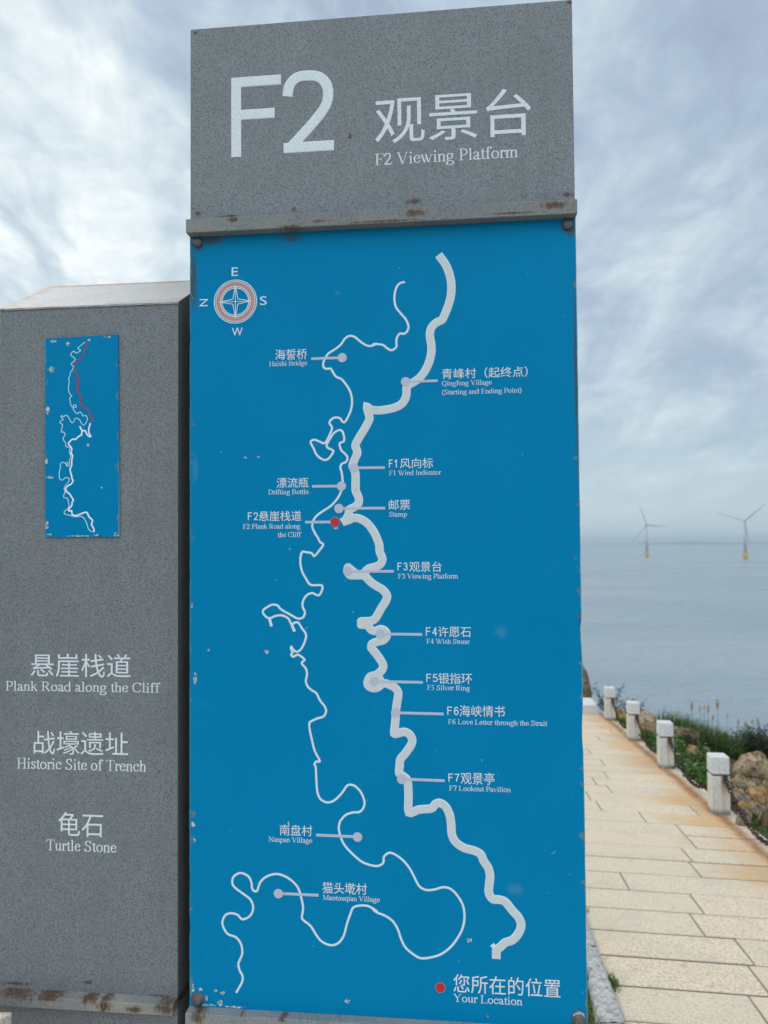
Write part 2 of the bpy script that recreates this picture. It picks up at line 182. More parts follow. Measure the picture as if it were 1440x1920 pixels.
RUST_HEAD=[(69.3,692.1,3.4,2.7),(258.2,636.4,4.7,9.4),(167.9,525.6,6.1,9.4),(355.7,527.4,20.2,6.7),(8.1,819.6,5.4,5.4),(596.4,822.1,9.4,5.4),(420.2,829.0,4.7,4.0),(517.9,829.4,4.0,3.4),(13.4,526.8,9.4,6.7),(589.8,525.5,13.4,6.7),(63.9,519.9,26.9,3.4)]
RUST_RAIL=[(359.2,500.5,26.9,10.9),(76.1,505.1,15.1,6.7),(312.0,490.6,100.7,3.4),(167.3,489.6,33.6,4.2),(567.4,501.7,37.8,10.1),(213.2,495.6,25.2,4.2),(504.5,492.9,58.7,3.4)]
RUST_LOW=[(20.7,-712.0,20.1,18.5),(138.5,-701.4,25.2,5.9),(150.7,-710.1,10.1,6.7),(239.5,-705.0,16.8,4.2),(86.9,-706.7,5.0,4.2)]
RUST_LEFT=[(-57.2,-358.5,3.4,4.2),(-172.4,-692.1,15.1,5.0),(-293.3,-700.2,42.0,4.2),(-53.9,-707.2,33.6,4.2)]
RUST_LRAIL=[(-285.4,-703.2,67.9,15.8),(-162.1,-704.7,25.0,15.8),(-135.2,-713.0,20.4,18.1),(-227.8,-708.3,40.8,5.7),(-88.5,-716.9,22.7,8.0),(-37.2,-712.4,28.4,13.6),(-254.4,-693.3,90.6,5.7),(-254.4,-691.7,100.7,2.5),(-105.8,-696.7,75.5,2.5)]
CHIPS=[(9.4,-207.5,2.6,9.4),(6.1,-431.7,3.1,4.2),(8.6,-456.0,1.6,2.1),(41.6,-683.5,2.6,2.6),(52.6,-685.3,3.1,3.1),(48.4,-700.8,4.2,4.2),(18.0,-683.1,3.1,3.1),(26.5,-693.9,2.6,4.7),(6.2,-680.6,2.1,6.3),(245.0,-687.5,4.2,3.1),(30.0,-162.7,2.1,2.6),(29.8,-705.0,15.6,1.6),(71.8,-705.9,15.6,1.6),(4.2,-94.1,1.6,4.2),(454.3,-697.6,2.6,2.1),(587.9,-689.2,8.3,6.3),(231.8,24.8,4.2,1.6),(156.7,-426.1,1.6,3.1),(123.3,-165.3,4.2,2.6),(429.6,-588.8,3.7,3.1),(159.9,-6.8,1.1,1.1),(90.1,135.7,2.1,1.6),(111.3,136.2,2.6,1.6)]
SCUFF=[(497.1,-511.9,16.8,11.7),(9.3,118.7,7.6,28.5),(482.1,-132.8,13.4,11.7),(237.1,389.2,5.9,4.2)]
GRIME=[(13.6,475.1,16.8,20.1),(5.8,423.4,11.7,75.5),(163.3,478.9,20.1,10.1),(592.5,471.1,21.8,16.8),(34.5,481.8,38.6,11.7),(587.8,-690.0,18.5,15.1),(0.3,-719.5,10.1,11.7),(597.2,253.0,5.0,218.2),(599.5,-112.5,5.9,16.8)]
SCHIPS=[(-235.1,333.3,5.0,2.0),(-209.4,328.1,4.0,3.0),(-174.0,333.8,3.0,2.0),(-237.5,287.0,4.6,4.6),(-243.5,219.9,3.5,6.1),(-245.7,137.2,2.5,4.6),(-240.1,111.1,6.1,2.0),(-174.1,162.8,2.5,2.5),(-244.1,33.2,3.0,6.1),(-126.7,17.6,4.6,3.0),(-160.8,17.0,4.0,2.0),(-210.1,132.3,3.0,3.5),(-152.1,93.4,1.5,1.5),(-240.4,18.5,4.0,1.5),(-144.1,337.2,7.0,1.5),(-187.8,15.5,20.2,1.0)]

# ------------------------------------------------------------------ materials
def spots(nt, P, lst, nz, amount=.9, edge=.35, ox=0., oz=0.):
    acc = None
    for (x, z, rx, rz) in lst:
        d = nt.vmath('LENGTH', nt.vmath('MULTIPLY', nt.vmath('SUBTRACT', P, (x / 1000 - ox, 0, z / 1000 - oz)), (1000 / rx, 0, 1000 / rz)))
        v = nt.math('MULTIPLY_ADD', nz, amount, nt.math('SUBTRACT', 1.0 - amount / 2, d))
        acc = v if acc is None else nt.math('MAXIMUM', acc, v)
    return nt.step(acc, 0, edge)
def speckle_paint(name, rust=(), ox=0., oz=0., tone=1.0, rust_amt=.9, dusty=0.):
    m, nt, b = material(name)
    P = nt.node('ShaderNodeTexCoord').outputs['Object']
    n1 = nt.noise(P, 620, 1, .6); n3 = nt.noise(P, 9, 3, .55)
    k = lambda a, bb, c: (a * tone, bb * tone, c * tone)
    vo = nt.node('ShaderNodeTexVoronoi', None, Vector=P, Scale=560.0)
    pick = nt.node('ShaderNodeSeparateColor', None, i0=vo.outputs['Color'])
    dotm = nt.math('MULTIPLY', nt.step(vo.outputs['Distance'], .62, .30), nt.step(pick.outputs[0], .28, .60))
    lite = nt.math('MULTIPLY', nt.step(vo.outputs['Distance'], .5, .2), nt.step(pick.outputs[1], .72, .8))
    base = nt.mix(n1, k(.175, .192, .207), k(.235, .254, .268))
    base = nt.mix(nt.math('MULTIPLY', lite, .5), base, k(.34, .36, .37))
    base = nt.mix(nt.math('MULTIPLY', dotm, .85), base, k(.058, .068, .078))
    base = nt.mix(nt.step(n3, .35, .75, 0, .28), base, k(.13, .145, .155))
    sm = nt.node('ShaderNodeMapping', None, Vector=P); sm.inputs['Scale'].default_value = (26, 26, 1.6)
    base = nt.mix(nt.step(nt.noise(sm.outputs[0], 1, 4, .65), .48, .82, 0, .32), base, k(.115, .125, .125))
    if dusty: base = nt.mix(nt.step(n3, .3, .8, 0, dusty), base, (.40, .375, .31))
    r = .5
    if rust:
        rm = nt.node('ShaderNodeMapping', None, Vector=P); rm.inputs['Scale'].default_value = (1.25, 1, .45); nz = nt.noise(rm.outputs[0], 130, 5, .7); nz2 = nt.noise(P, 420, 2, .6)
        msk = nt.math('MULTIPLY', spots(nt, P, rust, nz, 1.6, .85, ox, oz), rust_amt)
        rc = nt.mix(nt.step(msk, .2, .9), nt.mix(.5, base, (.20, .125, .065)), nt.ramp(nz2, [(.3, (.028, .017, .012)), (.5, (.085, .045, .024)), (.7, (.19, .10, .05))]))
        base = nt.mix(msk, base, rc)
    h = nt.math('ADD', n1, nt.math('MULTIPLY', dotm, -.5))
    setp(nt, b, base, .62, nt.bump(h, .07, .0005), spec=.35)
    return m
def flat_mat(name, c, rough=.5, var=.08, scale=40, metal=0., spec=.4):
    m, nt, b = material(name); P = nt.node('ShaderNodeTexCoord').outputs['Object']
    n = nt.noise(P, scale, 3, .6)
    setp(nt, b, nt.mix(n, tuple(x * (1 - var) for x in c), tuple(min(1, x * (1 + var)) for x in c)), rough, metal=metal, spec=spec); return m
def blue_panel(name, chips, scuff=(), grime=(), ox=0., oz=0., edges=()):
    m, nt, b = material(name); P = nt.node('ShaderNodeTexCoord').outputs['Object']
    a = nt.noise(P, 6, 4, .6); f1 = nt.noise(P, 260, 2, .6); f2 = nt.noise(P, 70, 4, .65)
    base = nt.mix(a, (0, .194, .400), (.0, .222, .458))
    st = nt.node('ShaderNodeMapping', None, Vector=P); st.inputs['Scale'].default_value = (60, 60, 3)
    base = nt.mix(nt.step(nt.noise(st.outputs[0], 1, 3, .6), .5, .9, 0, .14), base, (.02, .16, .33))
    if scuff: base = nt.mix(nt.math('MULTIPLY', spots(nt, P, scuff, f2, 1.6, .8, ox, oz), .10), base, (.30, .46, .52))
    if grime: base = nt.mix(nt.math('MULTIPLY', spots(nt, P, grime, f2, 1.0, .9, ox, oz), .8), base, (.05, .075, .075))
    # pin pricks of lifted paint over the whole sheet
    pr = nt.step(nt.math('MULTIPLY', nt.step(nt.noise(P, 170, 1, .4), .76, .82), nt.step(nt.noise(P, 14, 2), .5, .6)), .3, .9, 0, .55)
    base = nt.mix(pr, base, (.22, .40, .46))
    x = nt.node('ShaderNodeSeparateXYZ', None, i0=P).outputs[0]
    for e, sgn in edges:
        dist = nt.math('MULTIPLY', nt.math('SUBTRACT', x, e), sgn)
        wear = nt.step(nt.math('SUBTRACT', nt.math('MULTIPLY', nt.step(f2, .52, .8), .014), dist), -.0005, .001)
        base = nt.mix(nt.math('MULTIPLY', wear, .75), base, nt.mix(f1, (.03, .06, .06), (.28, .36, .36)))
        base = nt.mix(nt.step(dist, .0012, .0, 0, .55), base, (.20, .36, .42))
    cm = spots(nt, P, chips, nt.noise(P, 260, 3, .7), 2.2, .25, ox, oz)
    base = nt.mix(cm, base, nt.ramp(f1, [(.32, (.07, .085, .09)), (.46, (.30, .34, .35)), (.62, (.62, .64, .64))]))
    setp(nt, b, base, nt.mix(a, (.42, .42, .42), (.55, .55, .55)), nt.bump(nt.math('ADD', nt.math('MULTIPLY', cm, -1.0), nt.math('MULTIPLY', f2, .25)), .35, .0006), spec=.05)
    return m
M = {}
M['letter'] = flat_mat('white vinyl lettering', (.72, .755, .79), .5, .05, 90)
M['letter_speck'] = speckle_paint('white lettering over speckle', tone=1.0)
def letter_on_speck():
    m, nt, b = material('worn white lettering'); P = nt.node('ShaderNodeTexCoord').outputs['Object']
    n1 = nt.noise(P, 340, 2, .55)
    setp(nt, b, nt.ramp(n1, [(.28, (.58, .62, .66)), (.46, (.69, .74, .78)), (.66, (.75, .79, .82))]), .55, spec=.3); return m
M['letter_speck'] = letter_on_speck()
M['route'] = flat_mat('pale grey route paint', (.60, .645, .67), .5, .05, 60)
M['route_edge'] = flat_mat('pale blue route edge', (.63, .74, .80), .5, .03, 60)
M['route_thin'] = flat_mat('pale blue thin route', (.66, .75, .80), .5, .03, 60)
M['marker'] = flat_mat('lavender grey marker', (.48, .51, .63), .5, .04, 60)
M['red'] = flat_mat('red marker', (.50, .022, .03), .45, .06, 60)
M['pink'] = flat_mat('faded pink ring', (.50, .25, .245), .5, .08, 60)
M['route_red'] = flat_mat('dark red route', (.30, .045, .08), .5, .15, 200)
M['white_line'] = flat_mat('white route', (.80, .87, .90), .5, .03, 60)
M['sky_line'] = flat_mat('pale sky line', (.44, .68, .79), .5, .04, 60)
M['bolt'] = flat_mat('weathered zinc bolt', (.13, .125, .115), .6, .45, 160, .4)
M['dark_metal'] = flat_mat('dark painted steel', (.035, .04, .045), .6, .3, 30)

def granite(name, c, var=.12, stain=False, scale=1.0, rough=.75):
    m, nt, b = material(name); P = nt.node('ShaderNodeTexCoord').outputs['Object']
    n1 = nt.noise(P, 110 * scale, 3, .6); n2 = nt.noise(P, 260 * scale, 1, .5); n3 = nt.noise(P, 3.2, 4, .6)
    dk = tuple(x * .58 for x in c); lt = tuple(min(.9, x * 1.18) for x in c)
    base = nt.ramp(n1, [(.32, dk), (.5, c), (.7, lt)])
    base = nt.mix(nt.step(n2, .62, .74, 0, .5), base, tuple(x * .35 for x in c))
    base = nt.mix(nt.step(n3, .45, .8, 0, .35), base, tuple(x * y for x, y in zip(c, (.72, .70, .64))))
    return m, nt, b, P, base, n1
def paving():
    m, nt, b, P, base, n1 = granite('granite paving slabs', (.675, .56, .415), scale=.8)
    ti = nt.node('ShaderNodeAttribute', {'attribute_name': 'tint'}).outputs['Fac']
    base = nt.mix(nt.step(ti, 0, 1, 0, .55, False), base, (.53, .475, .395))
    base = nt.mix(nt.step(ti, .55, 1, 0, .42, False), base, (.72, .56, .36))
    s = nt.node('ShaderNodeSeparateXYZ', None, i0=P); t = s.outputs[0]; y = s.outputs[1]     # local x runs across the path from the bollard line
    nz = nt.noise(P, 4.5, 4, .6); nz2 = nt.noise(P, 14, 4, .65)
    dd = nt.math('ABSOLUTE', nt.math('ADD', t, nt.math('MULTIPLY_ADD', nz, -.10, .055)))
    core = nt.math('MULTIPLY', nt.step(dd, .075, .0), nt.step(nz2, .25, .6, .5, 1))
    tl = nt.math('ADD', t, nt.math('ADD', nt.math('MULTIPLY_ADD', nz, .45, -.225), nt.math('MULTIPLY_ADD', ti, .30, -.15)))
    wash = nt.math('MULTIPLY', nt.math('MULTIPLY', nt.step(tl, -.42, -.01), nt.step(t, .055, .0)), nt.step(nz2, .25, .65, .6, 1))
    far = nt.step(y, 2.4, 3.9)
    base = nt.mix(nt.math('MULTIPLY', nt.math('MULTIPLY', wash, .72), far), base, nt.mix(nz2, (.50, .24, .065), (.60, .34, .125)))
    base = nt.mix(nt.math('MULTIPLY', core, .97), base, nt.mix(nz2, (.15, .062, .022), (.42, .18, .05)))
    # grey damp patches and small droppings
    base = nt.mix(nt.step(nt.noise(P, 5, 5, .65), .48, .72, 0, .42), base, (.43, .385, .33))
    base = nt.mix(nt.step(nt.noise(P, 17, 3, .6), .64, .76, 0, .45), base, (.30, .275, .25))
    base = nt.mix(nt.step(nt.noise(P, 38, 1), .80, .84, 0, .55), base, (.22, .20, .18))
    setp(nt, b, base, .8, nt.bump(nt.math('ADD', n1, nt.noise(P, 45, 3, .6)), .45, .004), spec=.25)
    return m
M['paving'] = paving()
def white_stone(name, c, rust=True):
    m, nt, b, P, base, n1 = granite(name, c, scale=1.2)
    if rust:
        s = nt.node('ShaderNodeSeparateXYZ', None, i0=P); nz = nt.noise(P, 22, 4, .65)
        st = nt.node('ShaderNodeMapping', None, Vector=P); st.inputs['Scale'].default_value = (45, 45, 5)
        run = nt.noise(st.outputs[0], 1, 4, .6)
        ax = nt.math('ABSOLUTE', nt.math('ADD', s.outputs[0], -.026))
        drip = nt.math('MULTIPLY', nt.math('MULTIPLY', nt.step(ax, .040, .008), nt.step(s.outputs[2], .10, .26)), nt.step(s.outputs[2], .31, .295))
        drip = nt.math('MULTIPLY', drip, nt.step(run, .12, .42))
        base = nt.mix(nt.math('MULTIPLY', drip, .95), base, nt.mix(nz, (.06, .028, .014), (.25, .12, .045)))
        dirt = nt.math('MULTIPLY', nt.step(run, .48, .75), nt.step(s.outputs[2], .36, .0, .3, .75))
        base = nt.mix(dirt, base, (.42, .36, .25))
        base = nt.mix(nt.step(nt.math('ADD', s.outputs[2], nt.math('MULTIPLY', nz, -.03)), .045, .0, 0, .8), base, (.16, .14, .11))  # dirt band at the foot, doubling as a painted contact shadow
        base = nt.mix(nt.step(nt.noise(P, 34, 2), .70, .76, 0, .7), base, (.36, .22, .10))
    setp(nt, b, base, .7, nt.bump(n1, .3, .002), spec=.3); return m
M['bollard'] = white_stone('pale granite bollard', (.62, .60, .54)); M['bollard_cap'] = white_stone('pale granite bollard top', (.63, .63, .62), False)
def kerb_mat():
    m, nt, b, P, base, n1 = granite('rough grey white kerb', (.46, .46, .445), scale=.55)
    n2 = nt.noise(P, 30, 5, .7); base = nt.mix(nt.step(n2, .50, .68, 0, .75), base, (.20, .195, .18))
    setp(nt, b, base, .85, nt.bump(nt.math('ADD', n1, n2), .9, .008), spec=.2); return m
M['kerb'] = kerb_mat(); M['landing'] = white_stone('white landing stone', (.62, .62, .60), False)
def rock_mat(name, c1, c2, c3):
    m, nt, b = material(name); P = nt.node('ShaderNodeTexCoord').outputs['Object']
    n1 = nt.noise(P, 12, 6, .62, .3); n2 = nt.noise(P, 55, 5, .7); v = nt.noise(P, 6.5, 4, .55, .8); sp = nt.noise(P, 220, 2, .6)
    base = nt.ramp(n1, [(.3, c1), (.5, c2), (.68, c3)])
    base = nt.mix(nt.step(n2, .52, .72, 0, .6), base, tuple(x * .4 for x in c1))
    base = nt.mix(nt.step(v, .54, .66, 0, .55), base, (.27, .27, .25))
    crack = nt.step(nt.math('ABSOLUTE', nt.math('SUBTRACT', nt.noise(P, 6.5, 4, .55, 1.2), .5)), .020, .0, 0, .9)
    base = nt.mix(crack, base, (.045, .04, .032))
    base = nt.mix(nt.step(sp, .55, .75, 0, .35), base, (.50, .45, .38))
    h = nt.math('ADD', nt.math('ADD', n1, nt.math('MULTIPLY', n2, .6)), nt.math('MULTIPLY', crack, -.5))
    setp(nt, b, base, .88, nt.bump(h, 1.0, .035), spec=.2); return m
M['rock_tan'] = rock_mat('tan granite boulder', (.30, .19, .10), (.48, .34, .195), (.60, .47, .31))
M['rock_brown'] = rock_mat('brown weathered rock', (.12, .085, .052), (.20, .145, .09), (.30, .22, .14))
M['rock_orange'] = rock_mat('orange stained rock', (.30, .16, .06), (.48, .285, .12), (.54, .39, .21))
M['rock_grey'] = rock_mat('grey brown rock', (.21, .165, .12), (.33, .27, .20), (.46, .39, .31))
def soil():
    m, nt, b = material('cliff soil and rock'); P = nt.node('ShaderNodeTexCoord').outputs['Object']
    n1 = nt.noise(P, 2.1, 6, .62); n2 = nt.noise(P, 11, 5, .65); n3 = nt.noise(P, 50, 3, .6)
    base = nt.ramp(n1, [(.34, (.05, .045, .028)), (.5, (.10, .08, .05)), (.66, (.17, .135, .085))])
    base = nt.mix(nt.step(n2, .5, .65, 0, .75), base, (.035, .055, .018))
    base = nt.mix(nt.step(n3, .58, .72, 0, .6), base, (.24, .19, .13))
    up = nt.node('ShaderNodeSeparateXYZ', None, i0=nt.node('ShaderNodeNewGeometry').outputs['True Normal']).outputs[2]
    gm = nt.math('MULTIPLY', nt.step(up, .985, .996), nt.step(nt.noise(P, 1.1, 5, .65), .34, .5, .35, .92))
    base = nt.mix(gm, base, nt.ramp(nt.noise(P, 60, 4, .7), [(.34, (.030, .055, .012)), (.5, (.060, .100, .024)), (.66, (.12, .145, .05))]))
    setp(nt, b, base, .95, nt.bump(nt.math('ADD', n2, n3), .8, .04), spec=.1); return m
M['soil'] = soil()
def leaf(name, c1, c2, c3, trans=.25):
    m, nt, b = material(name); ti = nt.node('ShaderNodeAttribute', {'attribute_name': 'tint'}).outputs['Fac']
    base = nt.ramp(ti, [(0, c1), (.5, c2), (1, c3)])
    setp(nt, b, base, .55, spec=.25)
    tr = nt.node('ShaderNodeBsdfTranslucent', None, Color=base)
    mx = nt.node('ShaderNodeMixShader', None, i0=trans, i1=b.outputs[0], i2=tr.outputs[0])
    nt.l.new(mx.outputs[0], nt.n['Material Output'].inputs['Surface']); return m
M['turf'] = leaf('short turf', (.07, .12, .022), (.13, .21, .042), (.26, .23, .09))
M['reed'] = leaf('dark reed blades', (.022, .048, .012), (.058, .115, .024), (.19, .21, .07))
M['weed'] = leaf('bright weed leaves', (.025, .055, .010), (.055, .125, .018), (.12, .22, .035))
M['shrub'] = leaf('dark shrub leaves', (.012, .022, .012), (.022, .042, .018), (.05, .075, .028))
M['dry'] = leaf('dry stems', (.10, .075, .045), (.20, .16, .095), (.32, .26, .17))
M['plume'] = leaf('tan feathery plume', (.50, .40, .29), (.70, .59, .45), (.85, .76, .62), .5)
M['flower'] = flat_mat('small white flowers', (.7, .7, .62), .6)
M['chain'] = flat_mat('rusted chain', (.042, .022, .014), .85, .6, 90, .2)
M['turbine'] = flat_mat('turbine white', (.48, .505, .515), .5, .03, .1)
M['yellow'] = flat_mat('yellow foundation', (.56, .38, .10), .5, .12, .3)
M['hill'] = flat_mat('far island', (.08, .10, .09), .9, .2, .002)
def water():
    m, nt, b = material('sea water'); P = nt.node('ShaderNodeTexCoord').outputs['Object']
    mp = nt.node('ShaderNodeMapping', None, Vector=P); mp.inputs['Rotation'].default_value = (0, 0, R(18)); mp.inputs['Scale'].default_value = (.55, 1, 1)
    n1 = nt.noise(mp.outputs[0], .22, 5, .62, .3); n2 = nt.noise(mp.outputs[0], .9, 4, .6); n3 = nt.noise(mp.outputs[0], .006, 4, .55, .5)
    base = nt.mix(nt.step(n3, .35, .7), (.23, .29, .33), (.315, .37, .395))
    n0 = nt.noise(mp.outputs[0], .05, 4, .6, .4); h = nt.math('ADD', nt.math('MULTIPLY', n0, 8.0), nt.math('ADD', nt.math('MULTIPLY', n1, 2.0), nt.math('MULTIPLY', n2, .45)))
    setp(nt, b, base, nt.step(n3, .3, .7, .22, .40), nt.bump(h, 1.0, 1.0), spec=.5); b.inputs['IOR'].default_value = 1.33
    return m
M['water'] = water()

# ------------------------------------------------------------------ a book-serif alphabet drawn as pen strokes (units per 1000 em)
TK, TN, SF = 86, 36, 32
ADV = {' ': 250, '(': 333, ')': 333, 'B': 667, 'C': 667, 'D': 722, 'E': 611, 'F': 556, 'H': 722, 'I': 333, 'L': 611, 'M': 889, 'N': 722, 'P': 556, 'Q': 722, 'R': 667, 'S': 556, 'T': 611, 'V': 722, 'W': 944, 'Y': 722,
       'a': 444, 'b': 500, 'c': 444, 'd': 500, 'e': 444, 'f': 333, 'g': 500, 'h': 500, 'i': 278, 'k': 500, 'l': 278, 'm': 778, 'n': 500, 'o': 500, 'p': 500, 'q': 500, 'r': 333, 's': 389, 't': 278, 'u': 500, 'v': 500, 'w': 722, 'y': 500}
for _d in '1234567': ADV[_d] = 500
def T(x1, y1, x2, y2): return ('w', [(x1, y1), (x2, y2)], TK)
def t(x1, y1, x2, y2): return ('w', [(x1, y1), (x2, y2)], TN)
def s(x, y, h=100): return ('w', [(x - h, y), (x + h, y)], SF)
def C(*p): return ('c', list(p), 0)
def stem(x, y0, y1): return T(x, y0, x, y1)
def dot(x, y): return ('w', [(x, y - 52), (x, y + 52)], 104)
def oval(cx, cy, rx, ry, a0=0, a1=360, n=20): return ('c', [(cx + rx * math.cos(R(a0 + (a1 - a0) * i / n)), cy + ry * math.sin(R(a0 + (a1 - a0) * i / n))) for i in range(n + 1)], 1)
def bowl(x, y0, y1, xr): return ('c', [(x, y1), (x + (xr - x) * .45, y1), (x + (xr - x) * .85, y1 - (y1 - y0) * .18), (xr, (y0 + y1) / 2), (x + (xr - x) * .85, y0 + (y1 - y0) * .18), (x + (xr - x) * .45, y0), (x, y0)], 0)
